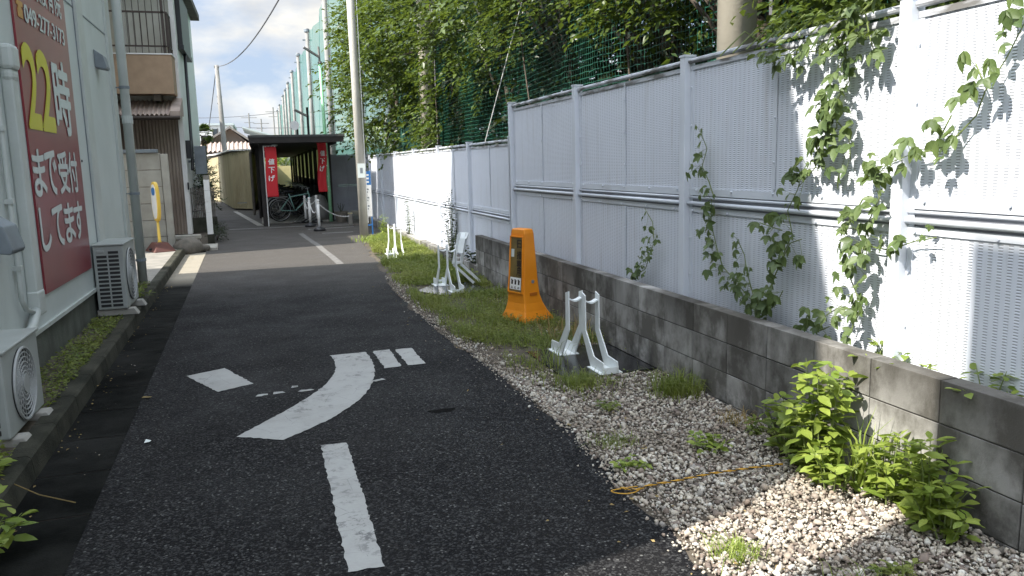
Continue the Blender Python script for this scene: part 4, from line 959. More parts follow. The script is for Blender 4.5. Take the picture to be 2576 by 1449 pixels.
# ground cover in the left bed
n = 9000; gy = rng.uniform(3.2, 11.4, n); gx = np.array([rng.uniform(-1.70, ko(v)-.11) for v in gy])
nv = np.array([mnoise.noise(V((a*3, b*1.7, 4))) for a, b in zip(gx, gy)])
k_ = (rng.random(n) < np.clip(.55+nv*1.2, .03, 1)*np.where(gy < 8.7, 1, .45)) & ~((gx < -1.36) & (((gy > 4.8) & (gy < 5.6)) | ((gy > 8.9) & (gy < 9.75)))); gx, gy = gx[k_], gy[k_]; n = len(gx)
a = rng.uniform(0, 6.28, n)
v, f = leaves(np.stack([gx, gy, .11+rng.uniform(0, .06, n)], 1), np.stack([np.cos(a), np.sin(a), rng.normal(.15, .3, n)], 1), np.array((0, 0, 1.))+rng.normal(0, .35, (n, 3)), rng.uniform(.018, .045, n))
tag(npmesh('ground_cover', v, f, A['grass']), 'low mossy weeds filling the bed between white building and kerb', 'ground cover', kind='stuff')
# fallen dry leaves
n = 320; y = rng.uniform(1.8, 17, n); side = rng.random(n) < .5
x = np.where(side, np.array([ko(v) for v in y])+np.abs(rng.normal(.03, .05, n)), np.array([edge_x(min(v, 17)) for v in y])+rng.normal(.12, .25, n))
v, f = leaves(np.stack([x, y, np.where(side, .012, .022)], 1), np.stack([rng.normal(0, 1, n), rng.normal(0, 1, n), rng.normal(0, .15, n)], 1), np.array((0, 0, 1.))+rng.normal(0, .3, (n, 3)), rng.uniform(.012, .03, n))
tag(npmesh('leaf_litter', v, f, A['dry']), 'fallen dry leaves along the kerb and the asphalt edge', 'leaf litter', kind='stuff')

# ================================================================== ROPE
t = MB(); pts = [(1.52+.02*math.sin(i), 3.33, .02) for i in range(0)]
path = [V(p) for p in ((1.56, 3.36, .018), (1.62, 3.31, .018), (1.70, 3.335, .02), (1.85, 3.33, .024), (2.05, 3.345, .026), (2.25, 3.34, .026), (2.46, 3.33, .024))]
def resample(path, n):
    L_ = [0]
    for a, b in zip(path, path[1:]): L_.append(L_[-1]+(b-a).length)
    out = []
    for i in range(n):
        s = L_[-1]*i/(n-1); k = max(j for j in range(len(L_)-1) if L_[j] <= s+1e-9); u = (s-L_[k])/(L_[k+1]-L_[k]); out.append(path[k].lerp(path[k+1], u))
    return out, L_[-1]
pp, ll = resample(path, 260)
rp_ = thing('rope', 'twisted yellow and black rope lying across the gravel', 'rope', (0, 0, 0))
for ph, m_, nm in ((0, A['rope'], 'yellow_strand'), (2.09, A['rope'], 'yellow_strand'), (4.19, A['black'], 'black_strand')):
    mb = MB(); mb.tube([p+V((0, math.cos(i*.30+ph)*.0033, math.sin(i*.30+ph)*.0033+.004)) for i, p in enumerate(pp)], .0028, 5); mb.build(nm, m_, rp_, True)
pp2 = [V((1.58+.075*math.cos(a), 3.335+.032*math.sin(a)+.01*math.cos(2*a), .018)) for a in np.linspace(.4, 5.6, 40)]
mb = MB(); mb.tube(pp2, .003, 6); mb.build('yellow_strand', A['rope'], rp_, True)

# ================================================================== SCOOTER STANDS
def half_frame(par, xc, s, y0, w=.115):
    """one holder: two flat bars with a U yoke on top and a flanged foot pointing in direction s"""
    hf = bpy.data.objects.new('holder', None); COL.objects.link(hf); hf.parent = par; hf.location = (xc, y0, 0)
    for sx in (-1, 1):
        x = sx*w/2; th = .006
        prof = [(.0, .575), (.07, .555), (.07, .50), (.073, .285), (.235, .105), (.41, .095), (.43, .012), (.17, .012), (-.005, .26), (0, .50)]
        mb = MB(); mb.prismx([(s*a, b_) for a, b_ in prof], x-.005, x+.005); mb.build('side_bar', A['standw'], hf, bevel=.002)
        mb = MB(); mb.box(x, x+sx*.035, *sorted((s*.17, s*.43)), .010, .016); mb.build('foot_flange', A['standw'], hf)
    mb = MB(); n = 8; pr_ = [(-w/2, .515)]+[(-w/2+w*i/n, .525-.028*math.sin(math.pi*i/n)) for i in range(1, n)]+[(w/2, .515), (w/2, .505)]+[(w/2-w*i/n, .513-.028*math.sin(math.pi*i/n)) for i in range(1, n)]+[(-w/2, .505)]
    mb.prismy(pr_, *sorted((s*.0, s*.06))); mb.build('yoke', A['standw'], hf)
    mb = MB(); mb.box(-w/2, w/2, *sorted((s*.16, s*.43)), .010, .016); mb.box(-w/2, w/2, *sorted((s*.425, s*.431)), .012, .06); mb.build('tray', A['standw'], hf)
    return hf
def stand(label, x, y, rz=0, pl=((-.32, -.44), (.44, -.44), (.44, .46), (-.32, .46)), folded=False):
    t = thing('scooter_stand', label, 'stand', (x, y, 0), 'white steel parking stands on black plates', R(rz))
    mb = MB(); mb.prism(pl, .002, .010); mb.build('base_plate', A['plate'], t)
    half_frame(t, -.035, 1, .04); half_frame(t, .045, -1, -.04)
    for (a, b_) in ((-.2, -.3), (.1, -.2), (-.1, .2), (.3, .3), (.02, -.33)):
        mb = MB(); mb.tube([(a, b_, .008), (a, b_, .018)], .009, 6); mb.build('bolt', A['hood'], t)
    if folded:
        fh = bpy.data.objects.new('folded_holder', None); COL.objects.link(fh); fh.parent = t; fh.location = (.16, .12, 0)
        for sx in (-1, 1):
            mb = MB(); mb.bar((sx*.05, .0, .30), (sx*.05+.12, .10, .70), .006, .06); mb.bar((sx*.05, 0, .30), (sx*.05+.28, .05, .03), .006, .035); mb.build('side_bar', A['standw'], fh)
        mb = MB(); mb.bar((0.10, .08, .62), (.14, .12, .70), .13, .006); mb.bar((-.06, 0, .32), (.06, 0, .32), .03, .03); mb.bar((.05, .04, .44), (.10, .08, .62), .10, .005); mb.build('tray', A['standw'], fh)
    return t
stand('nearest white steel stand on a black plate by the block wall', 2.36, 5.80)
stand('middle white steel stand with a folded tray leaning at its side', 2.20, 9.98, 0, ((-.42, -.05), (-.18, -.52), (.44, -.44), (.44, .42), (-.12, .42)), True)
stand('farthest white steel stand standing in the sunlit strip', 2.17, 14.1)

# ================================================================== ORANGE POST
op = thing('parking_post', 'orange plastic pillar with a poster panel standing in the grass', 'sign pillar', (2.50, 7.60, 0), rz=R(19))
def rect(hx, hy, z): return [(-hx, -hy, z), (hx, -hy, z), (hx, hy, z), (-hx, hy, z)]
prof = [(.0, .185, .20), (.035, .185, .20), (.06, .175, .19), (.12, .145, .165), (.20, .118, .145), (.28, .103, .135), (.45, .088, .128), (.65, .077, .122), (.90, .062, .113), (.935, .055, .105), (.945, .045, .095)]
mb = MB(); vs = []
cx = lambda z: -.045*(z > .25)*0-.05*min(1, z/.3)
for z, hx, hy in prof: vs += [(x+cx(z), y, z_) for x, y, z_ in rect(hx, hy, z)]
fs = [(0, 3, 2, 1)]
for i in range(len(prof)-1):
    for k_ in range(4): fs.append((4*i+k_, 4*i+(k_+1) % 4, 4*i+4+(k_+1) % 4, 4*i+4+k_))
fs.append(tuple(range(4*(len(prof)-1), 4*len(prof)))); mb.add(vs, fs)
mb.build('body', A['orange'], op, bevel=.012)
def side_x(z):   # x of the -x face at height z
    for (z0, h0, _), (z1, h1, _) in zip(prof, prof[1:]):
        if z0 <= z <= z1: return -(h0+(h1-h0)*(z-z0)/(z1-z0))+cx(z)
    return -prof[-1][1]+cx(z)
def pf(z, y, d=.0): return (side_x(z)-d, y, z)
mb = MB(); zs_ = [.31, .45, .65, .86]
w0 = lambda z: .112-(z-.3)*.026
for za, zb in zip(zs_, zs_[1:]):
    mb.add([pf(za, w0(za), .003), pf(za, -w0(za), .003), pf(zb, -w0(zb), .003), pf(zb, w0(zb), .003)], [(0, 1, 2, 3)])
mb.build('poster', A['ochre'], op)
mb = MB()
for sy in (-1, 1):
    for za, zb in zip(zs_, zs_[1:]): mb.bar(pf(za, sy*(w0(za)+.004), .006), pf(zb, sy*(w0(zb)+.004), .006), .012, .014)
for z in (.305, .865): mb.bar(pf(z, w0(z)+.01, .006), pf(z, -w0(z)-.01, .006), .014, .012)
mb.build('frame', A['orange'], op)
cv = lambda P: np.stack([np.array([side_x(z)-.0055 for z in P[:, 2]]), P[:, 1], P[:, 2]], 1)
for ch, z0 in (('日', .755), ('措', .645), ('専', .555), ('用', .475)):
    text(ch, op, A['ink'], (0, -.012, z0), (0, -1, 0), (0, 0, 1), .075, .078, .03, curve=cv)
mb = MB(); zz = [(.335, .455)]
mb.add([pf(.335, .095, .005), pf(.335, -.085, .005), pf(.455, -.085, .005), pf(.455, .095, .005)], [(0, 1, 2, 3)]); stk = mb.build('sticker', A['white'], op)
mb = MB()
for yc in (.06, .005, -.05):
    for (a, b_, c_, d_) in ((-.016, .012, .385, .425), (-.006, .016, .425, .437), (-.018, .018, .345, .352), (-.014, .014, .358, .364), (-.02, -.012, .415, .43)):
        mb.add([pf(c_, yc+b_, .0065), pf(c_, yc+a, .0065), pf(d_, yc+a, .0065), pf(d_, yc+b_, .0065)], [(0, 1, 2, 3)])
mb.build('pictograms', A['ink'], stk)
mb = MB(); mb.add([pf(.66, .085, .005), pf(.66, .035, .005), pf(.74, .035, .005), pf(.74, .085, .005)], [(0, 1, 2, 3)]); mb.build('label', A['wht'], op)
mb = MB(); yk = -.1305; mb.tube([(-.03, yk+.006, .415), (-.03, yk-.003, .415)], .018, 16); mb.build('lock', A['hood'], op)
mb = MB(); mb.box(-.075, .015, -.142, -.130, .275, .305); mb.build('hand_slot', A['terra'] if False else mat('orange_shade', (.45, .13, .01), .5), op)

# ================================================================== UTILITY POLE, sign, wires
up = thing('utility_pole', 'slim grey concrete utility pole beside the low fence', 'pole', (2.16, 18.55, 0))
mb = MB(); mb.tube([(0, 0, -.05), (-.02, 0, 4), (-.06, 0, 9.5)], [.098, .090, .080], 18); mb.build('shaft', mat('utility_concrete', (.50, .48, .43), .8, (.40, .385, .35), 2, bump=(50, .2)), up, True)
mb = MB(); mb.box(-.085, .085, -.116, -.104, 1.34, 1.66); nt_ = mb.build('notice', A['wht'], up)
mb = MB(); mb.box(-.03, .03, -.118, -.1165, 1.44, 1.56); mb.build('print', A['hood'], nt_)
mb = MB(); mb.tube([(.10, -.02, .3), (.10, -.02, 6)], .012, 6); mb.build('cable_pipe', A['white'], up)
bs = thing('sign_board', 'narrow upright blue and white sign behind the utility pole', 'sign', (2.33, 19.0, 0))
mb = MB(); mb.box(-.10, .10, -.01, .01, 1.16, 1.48); mb.build('header', A['blue'], bs)
mb = MB(); mb.box(-.10, .10, -.01, .01, .42, 1.157); wp = mb.build('panel', A['white'], bs)
mb = MB(); mb.box(-.10, -.07, -.008, .008, 0, .42); mb.build('leg', A['blue'], bs)
mb = MB(); mb.box(.07, .10, -.008, .008, 0, .42); mb.build('leg', A['blue'], bs)
mb = MB(); mb.box(-.10, .10, -.012, -.004, .20, .24); mb.build('stretcher', A['blue'], bs)
mb = MB()
for i in range(9): mb.box(-.055, .0+.02*(i % 3), -.0125, -.0105, .52+i*.065, .555+i*.065)
mb.build('print', A['hood'], wp)
mb = MB()
for i in range(3): mb.box(-.05, .055, -.0125, -.0105, 1.21+i*.08, 1.25+i*.08)
mb.build('print', A['white'], bs)
def cable(label, pts, sag, r=.012, n=24, group='overhead cables'):
    a, b_ = V(pts[0]), V(pts[1]); mb = MB()
    mb.tube([a.lerp(b_, i/n)-V((0, 0, sag*4*(i/n)*(1-i/n))) for i in range(n+1)], r, 5); return tag(mb.build('cable', A['wire']), label, 'cable', group)
dpole = thing('distant_pole', 'slim distant pole rising over the tiled house roof', 'pole', (-1.62, 40, 0))
mb = MB(); mb.tube([(.08, 0, 0), (-.03, 0, 6.35)], [.14, .09], 12); mb.build('shaft', A['greypole'], dpole, True)
mb = MB(); mb.box(-.14, .08, -.05, .05, 6.22, 6.32); mb.box(-.12, .1, -.04, .04, 4.9, 4.96); mb.box(-.12, .1, -.04, .04, 4.6, 4.65); mb.build('crossarm', A['greypole'], dpole)
cable('cable sweeping up from the distant pole over the lane', ((-1.62, 40, 6.3), (2.16, 12, 7.4)), 1.1, .02)
cable('cable dropping from the distant pole down to the palm', ((-1.66, 40, 6.3), (-2.6, 44, 2.9)), .1, .02)

# ================================================================== BICYCLE SHED
sh = thing('bicycle_shed', 'long dark open bicycle shed with a flat roof and slatted right side', 'shed', (.9, 23.3, 0))
def sp(name, mb, m, par=sh, bevel=0): return bp(name, mb, m, par, bevel, (.9, 23.3, 0))
mb = MB(); mb.box(-.30, 2.28, 23.0, 56, 2.44, 2.50); sp('roof', mb, A['roofd'])
mb = MB(); mb.box(-.28, 2.25, 23.02, 23.10, 2.29, 2.44); mb.box(-.28, -.22, 23.1, 56, 2.24, 2.44); mb.box(2.0, 2.06, 23.1, 56, 2.24, 2.44); sp('fascia', mb, A['dark'])
mb = MB(); mb.box(-.22, 2.0, 23.1, 56, 2.30, 2.33); sp('ceiling', mb, A['dark'])
for i, y in enumerate([23.4, 27.2, 31.0, 34.8]):
    mb = MB(); x = .02 if i == 0 else -.10; mb.box(x-.07, x+.07, y, y+.12, 0, 2.3); sp('post', mb, A['dark'])
mb = MB(); mb.tube([(-.32, 27.5, .1), (-.32, 27.5, 2.1), (-.18, 27.4, 2.35)], .045, 8); sp('downpipe', mb, A['wood'])
mb = MB(); mb.box(-.10, -.06, 27.2, 34.8, .0, .95); sp('low_wall', mb, A['dark'])
for i, y in enumerate([24.4, 27.6, 30.7, 33.6, 36.6, 40.2, 43.9, 48.3, 51.8, 55.6]):
    mb = MB(); mb.box(1.86, 1.98, y, y+.14, 0, 2.3); sp('post', mb, A['dark'])
mb = MB(); mb.box(2.02, 2.05, 27.0, 56, 1.15, 2.24); sp('side_panel', mb, A['trans'])
mb = MB(); mb.box(2.02, 2.06, 25.5, 56, 0, 1.12); sp('side_panel', mb, A['dark'])
mb = MB(); mb.box(-.1, 1.9, 24.2, 56, .004, .03); sp('floor_slab', mb, A['slab'])
mb = MB(); mb.tube([(.42, 25.2, 2.26), (.42, 25.2, 2.30)], .09, 12); sp('ceiling_lamp', mb, A['wht'])
mb = MB(); mb.box(-.5, 3.2, 57.0, 57.2, 0, 1.75); mb.v = [(x, y, z) for x, y, z in mb.v]; tag(mb.build('yellow_wall', A['paleyel']), 'pale yellow wall seen through the far end of the shed', 'wall')
cloud_shrub('shrub', 'bright green bush beyond the yellow wall at the shed end', 'shrub', (1.2, 59.5, 0), (2.6, 1.2, 2.6), 500, .16, A['weed'], seed=12, ln=.5, nl=8)
# beige corrugated store
st_ = thing('corrugated_store', 'long cream corrugated iron store between lane and shed', 'shed', (-1.1, 34, 0))
def pl_corr(p, q, z0, z1a, z1b, pitch=.15, amp=.018):
    p, q = V((*p, 0)), V((*q, 0)); L_ = (q-p).length; n = int(L_/pitch*8); d = (q-p)/L_; nn = V((d.y, -d.x, 0)); mb = MB(); vs = []
    for i in range(n+1):
        s = L_*i/n; c = p+d*s+nn*amp*math.sin(2*math.pi*s/pitch); vs += [(c.x, c.y, z0), (c.x, c.y, z1a+(z1b-z1a)*i/n)]
    mb.add(vs, [(2*i, 2*i+2, 2*i+3, 2*i+1) for i in range(n)]); return mb
def sto(name, mb, m, par=st_): return bp(name, mb, m, par, 0, (-1.1, 34, 0), name == 'iron_wall')
sto('iron_wall', pl_corr((-1.13, 33.6), (-.36, 32.6), .06, 2.25, 2.33), A['creamcor'])
sto('iron_wall', pl_corr((-1.95, 41.5), (-1.14, 33.6), .06, 2.22, 2.25), A['creamcor'])
sto('iron_wall', pl_corr((-2.9, 47), (-1.96, 41.5), .02, 2.15, 2.22), A['creamcor'])
sto('iron_wall', pl_corr((-.36, 32.6), (-.30, 47), .06, 2.3, 2.3), A['creamcor'])
mb = MB(); mb.prism([(-1.22, 33.55), (-.25, 32.45), (-.2, 47), (-3.1, 47.1), (-2.06, 41.5)], 2.31, 2.37); sto('roof', mb, A['white'])
mb = MB(); mb.prism([(-1.10, 33.64), (-.38, 32.68), (-.34, 46.9), (-2.8, 46.9), (-1.9, 41.5)], 0, 2.15); sto('core', mb, A['dark'])
mb = MB(); mb.box(-1.0, -.6, 32.95, 33.0, .28, .31); sto('bracket', mb, A['hood'])

# bicycles
def bicycle(label, loc, rz, frame_m, tyre_m, group, rim='chrome', basket=False, lean=0, step=False):
    t = thing('bicycle', label, 'bicycle', loc, group); t.rotation_euler = (lean, 0, rz)
    for x, nm in ((0, 'rear'), (1.06, 'front')):
        mb = MB(); c = V((x, 0, .335)); mb.tube([c+V((.325*math.cos(a), 0, .325*math.sin(a))) for a in [i*math.pi/16 for i in range(32)]], .017, 7, closed=True); wh = mb.build('wheel', A[tyre_m], t, True)
        mb = MB(); mb.tube([c+V((.302*math.cos(a), 0, .302*math.sin(a))) for a in [i*math.pi/16 for i in range(32)]], .009, 5, closed=True); mb.build('rim', A[rim], wh, True)
        mb = MB()
        for i in range(16): a = i*math.pi/8; mb.tube([c+V((0, (.02 if i % 2 else -.02), 0)), c+V((.30*math.cos(a), 0, .30*math.sin(a)))], .0016, 3)
        mb.tube([c+V((0, -.04, 0)), c+V((0, .04, 0))], .018, 8); mb.build('spokes', A['chrome'], wh)
        mb = MB(); mb.tube([c+V((.365*math.cos(a), 0, .365*math.sin(a))) for a in np.linspace(.25 if x == 0 else .5, 2.9 if x == 0 else 2.3, 14)], .014, 5); mb.build('mudguard', A[rim], t, True)
    bb, st_c, hd, hb = V((.44, 0, .29)), V((.30, 0, .72)), V((.86, 0, .80)), V((.89, 0, .70))
    mb = MB(); mb.tube([bb, V((.27, 0, .82))], .016, 8); mb.tube([bb, hb], .02, 8); mb.tube([st_c if not step else V((.36, 0, .52)), hd], .018, 8)
    for s in (-.05, .05): mb.tube([bb, V((0, s, .335))], .011, 6); mb.tube([st_c, V((0, s, .335))], .010, 6)
    mb.tube([V((.84, 0, .88)), V((.905, 0, .66))], .02, 8); mb.build('frame', A[frame_m], t, True)
    mb = MB(); mb.tube([V((.905, 0, .66)), V((.96, 0, .5)), V((1.06, .05, .335))], .012, 6); mb.tube([V((.905, 0, .66)), V((.96, 0, .5)), V((1.06, -.05, .335))], .012, 6); mb.build('fork', A[frame_m], t, True)
    mb = MB(); mb.tube([(.70, -.28, .98), (.80, -.26, 1.0), (.86, -.1, .98), (.845, 0, .96), (.86, .1, .98), (.80, .26, 1.0), (.70, .28, .98)], .011, 6); mb.tube([(.84, 0, .87), (.845, 0, .96)], .013, 6); mb.build('handlebar', A['chrome'], t, True)
    mb = MB(); mb.prism([(.14, -.07), (.2, -.08), (.42, -.02), (.42, .02), (.2, .08), (.14, .07)], .86, .92); mb.build('saddle', A['bikeblk'], t, bevel=.015)
    mb = MB(); mb.tube([(.44, -.05, .29), (.44, .05, .29)], .02, 8); mb.tube([(.44, -.06, .29), (.50, -.06, .14)], .008, 5); mb.tube([(.44, .06, .29), (.38, .06, .44)], .008, 5); mb.box(.47, .55, -.14, -.06, .125, .145); mb.box(.33, .41, .06, .14, .43, .45)
    mb.tube([(.44+.09*math.cos(a), -.045, .29+.09*math.sin(a)) for a in [i*math.pi/10 for i in range(20)]], .006, 4, closed=True); mb.build('crank', A['bikeblk'], t)
    mb = MB(); mb.box(-.18, .22, -.06, .06, .72, .735); mb.tube([(-.12, 0, .72), (0, .03, .36)], .006, 4); mb.tube([(-.12, 0, .72), (0, -.03, .36)], .006, 4); mb.build('luggage_rack', A[rim], t)
    if basket:
        mb = MB(); x0, x1, z0, z1 = .97, 1.27, .72, .98
        for z in np.linspace(z0, z1, 7): mb.tube([(x0, -.15, z), (x1, -.17, z), (x1, .17, z), (x0, .15, z)], .004, 4, closed=True)
        for yk in np.linspace(-.15, .15, 8): mb.tube([(x1, yk, z0), (x1, yk, z1)], .003, 4); mb.tube([(x0, yk, z0), (x0, yk, z1)], .003, 4); mb.tube([(x0, yk, z0), (x1, yk, z0)], .003, 4)
        mb.build('basket', A['bikeblk'], t)
    return t
bicycle('mint green bicycle parked at the front of the shed', (.44, 24.7, .03), R(14), 'mint', 'tyre', 'bicycles in the shed', 'chrome', lean=.08)
proto = bicycle('black bicycle with a front basket just behind the mint green one', (.35, 25.7, .03), R(20), 'bikeblk', 'tyre', 'bicycles in the shed', 'bikegry', True, .1)
k_ = 0
ordn = ['second', 'third', 'fourth', 'fifth', 'sixth', 'seventh', 'eighth', 'ninth', 'tenth', 'eleventh']
for y in (26.3, 26.9, 27.5, 28.2, 29.0, 30.0, 31.2, 33.0, 35.5):
    c = copy_tree(proto); c.location = (.38+.12*math.sin(k_*2.1), y, .03); c.rotation_euler = (.09*math.sin(k_*1.7), 0, R(16+9*math.sin(k_*1.3)))
    c['label'] = 'dark bicycle, %s in the row behind the mint green one' % ordn[k_]; k_ += 1
br = thing('bicycle_rack', 'low slanted metal bicycle rack rails on the shed floor', 'rack', (1.1, 24.1, .03))
for i in range(5):
    mb = MB(); mb.bar((-.40+i*.14, -.30, .03), (.0+i*.14, .75, .16), .025, .025); mb.build('rail', A['chrome'], br)
mb = MB(); mb.bar((-.3, .1, .02), (.45, .0, .02), .03, .03); mb.build('crossbar', A['chrome'], br)
mb = MB(); mb.lathe((0, 0, 0), [(.30, 0), (.31, .2), (.27, .45), (.2, .66), (.07, .74)], 16); mb.v = [(x*1.25*(1+.1*math.sin(y*9)), y*(1+.1*math.sin(7*x)), z*(1+.06*math.sin(8*x+y*3))) for x, y, z in mb.v]
o = mb.build('covered_bundle', A['greypole'], None, True); o.location = (1.52, 24.9, .03); tag(o, 'rounded grey covered bundle behind the white chain posts', 'cover')

# banners
def cloth(name, x0, x1, z0, z1, m, par, amp, fn):
    nx, nz = 10, 40; vs = []
    for j in range(nz+1):
        for i in range(nx+1):
            vs.append(fn(x0+(x1-x0)*i/nx, z0+(z1-z0)*j/nz))
    mb = MB(); mb.add(vs, [(j*(nx+1)+i, j*(nx+1)+i+1, (j+1)*(nx+1)+i+1, (j+1)*(nx+1)+i) for j in range(nz) for i in range(nx)])
    o = mb.build(name, m, par, True); so_ = o.modifiers.new('thickness', 'SOLIDIFY'); so_.thickness = .002; return o
def banner(label, loc, w, h_, zt, flip, wave, sz, squash=1.):
    t = thing('banner_flag', label, 'banner', loc, 'red price banners')
    def fn(x, z):
        s = (zt-z)/h_
        return (x+.018*math.sin(s*6)*wave, .012*math.sin(x*26+s*5)*wave-.01, z)
    x0, x1 = (0.02, .02+w) if not flip else (-.02-w, -.02)
    cloth('cloth', x0, x1, zt-h_, zt, A['banner'], t, .02, fn)
    cv2 = lambda P: np.array([fn(a, c) for a, b_, c in P])+np.array((0, -.008, 0))
    xc = (x0+x1)/2
    for i, ch in enumerate('値下げ'):
        text(ch, t, A['bannerw'], (xc-sz/2*squash, 0, zt-.26-(i+1)*sz*1.42), (1, 0, 0), (0, 0, 1), sz*squash, sz, .035, curve=cv2)
    mb = MB(); mb.tube([(0, 0, 0), (0, 0, zt+.03)], .014, 8) if not flip else mb.tube([(.0, 0, zt-.02), (0, 0, zt+.03)], .012, 6)
    mb.build('pole', A['white'], t)
    mb = MB(); mb.tube([(x0-.02, 0, zt+.02), (x1+.02, 0, zt+.02)], .007, 6)
    for i in range(4): x = x0+w*(.1+.27*i); mb.box(x-.012, x+.012, -.004, .004, zt-.01, zt+.03)
    for i in range(5): z = zt-h_*(.1+.2*i); xx = 0; mb.box(min(0, x0 if not flip else x1), max(0, x0 if not flip else x1)+.01, -.003, .003, z-.01, z+.01)
    mb.build('loops', A['white'], t)
    return t
banner('red price banner on a white pole at the left front corner of the shed', (.085, 23.25, 0), .31, 1.38, 2.19, False, .6, .16)
banner('red price banner flying from the green pole on the right', (1.84, 24.1, 0), .25, 1.52, 2.40, True, 1.6, .155, .8)
gp = thing('lamp_post', 'thin light green lamp post carrying a red banner', 'lamp post', (1.84, 24.2, 0))
mb = MB(); mb.tube([(.03, 0, 0), (0, 0, 2.4), (-.03, 0, 4.6)], [.055, .05, .04], 10); mb.build('pole', A['greenp'], gp, True)
mb = MB(); mb.tube([(-.03, 0, 4.6), (-.04, 0, 5.02)], .03, 8); mb.build('pole_head', A['greypole'], gp)
mb = MB(); mb.bar((-.02, 0, 4.72), (-.46, -.1, 4.98), .09, .05); lm = mb.build('lamp_head', A['greypole'], gp)
mb = MB(); mb.tube([(-.02, 0, 4.55), (-.03, 0, 4.60)], .06, 8); mb.build('bracket', A['greypole'], lm)
t = thing('street_lamp', 'black post with a tubular lamp arm rising behind the shed roof', 'lamp', (1.45, 25.5, 2.53))
mb = MB(); mb.tube([(0, 0, 0), (0, 0, .88)], .035, 8); mb.build('pole', A['black'], t)
mb = MB(); mb.bar((-.02, 0, .62), (-.38, -.1, .80), .10, .06); mb.build('lamp_head', A['greypole'], t, bevel=.01)
t = thing('dish_lamp', 'round white lamp dish on the shed roof', 'lamp', (1.05, 25.5, 2.53))
mb = MB(); mb.tube([(.08, 0, 0), (.08, 0, .32)], .025, 8); mb.build('pole', A['black'], t)
mb = MB(); mb.tube([(0, -.05, .34), (.02, .02, .34)], [.14, .05], 16); mb.build('dish', A['white'], t)

# chain posts
def bollard(label, x, y, black=True):
    t = thing('chain_post', label, 'post', (x, y, 0), 'white chain posts by the bicycle shed')
    mb = MB(); mb.lathe((0, 0, 0), [(.15, 0), (.155, .04), (.13, .07), (.06, .095), (.05, .11)], 18); mb.build('base', A['black'], t, True)
    mb = MB(); mb.tube([(0, 0, .08), (0, 0, .71)], .034, 12); mb.build('shaft', A['white'], t, True)
    mb = MB(); mb.lathe((0, 0, .70), [(.038, 0), (.038, .02), (.02, .03), (.036, .05), (.040, .068), (.030, .09), (.006, .10)], 14); mb.build('ball_cap', A['white'], t, True)
    return t
B = [(1.17, 22.4), (1.30, 20.75), (1.14, 24.2), (1.46, 24.0)]
bollard('white chain post with a round black base, second nearest', *B[0]); bollard('nearest white chain post with a round black base', *B[1])
bollard('far left white chain post', *B[2]); bollard('far right white chain post', *B[3])
def chain(label, a, b_, sag):
    a, b_ = V(a), V(b_); n = max(14, int((b_-a).length/.045)); mb = MB()
    for i in range(n):
        p, q = [a.lerp(b_, k/n)-V((0, 0, sag*4*(k/n)*(1-k/n))) for k in (i, i+1)]; d = (q-p); c = (p+q)/2; d.normalize()
        s = d.cross(V((0, 0, 1))).normalized() if i % 2 else d.cross(d.cross(V((0, 0, 1)))).normalized()
        mb.tube([c+d*.030*math.cos(t_)+s*.013*math.sin(t_) for t_ in [k*math.pi/4 for k in range(8)]], .0055, 4, closed=True)
    return tag(mb.build('plastic_chain', A['white']), label, 'chain', 'white plastic chains')
chain('white chain between the nearest and second nearest posts', (1.30, 20.75, .70), (1.17, 22.4, .70), .28)
chain('white chain between the two far posts', (1.14, 24.2, .70), (1.46, 24.0, .70), .16)
chain('white chain between the second nearest and far left posts', (1.17, 22.4, .70), (1.14, 24.2, .70), .25)
chain('white chain drooping from the nearest post to the concrete stub', (1.30, 20.75, .70), (2.18, 22.0, .27), .12)
t = thing('stub_post', 'short pale concrete stub at the chain end beside the low fence', 'post', (2.22, 22.1, 0))
mb = MB(); mb.box(-.05, .05, -.05, .05, 0, .32); mb.build('shaft', A['slab'], t, bevel=.008)
mb = MB(); mb.box(-.06, .06, -.06, .06, .32, .35); mb.build('cap', A['creamcor'], t)
t = thing('planter', 'small dark round planter with a dry plant behind the chain', 'planter', (2.15, 23.9, 0))
mb = MB(); mb.lathe((0, 0, 0), [(.14, 0), (.19, .2), (.21, .30), (.17, .30), (.15, .25)], 14); mb.build('pot', A['stone'], t)
mb = MB()
for i in range(7): a = i*.9; mb.tube([(0, 0, .25), (.1*math.cos(a), .1*math.sin(a), .5+.08*math.sin(i*3))], .008, 4)
mb.build('twigs', A['treed'], t)
# ivy clump / litter at the pole foot
tuft('sunlit grass mound beside the utility pole', 2.35, 17.3, 900, .16, .22, 73, .005, m='weed', lean=.7)
tuft('sunlit grass patch in front of the far kerb', 2.5, 16.3, 700, .15, .22, 74, .005, m='weed', lean=.7)
tuft('bright grass patch between the farthest stand and the kerb', 2.55, 14.9, 700, .13, .22, 75, .004, m='weed', lean=.7)

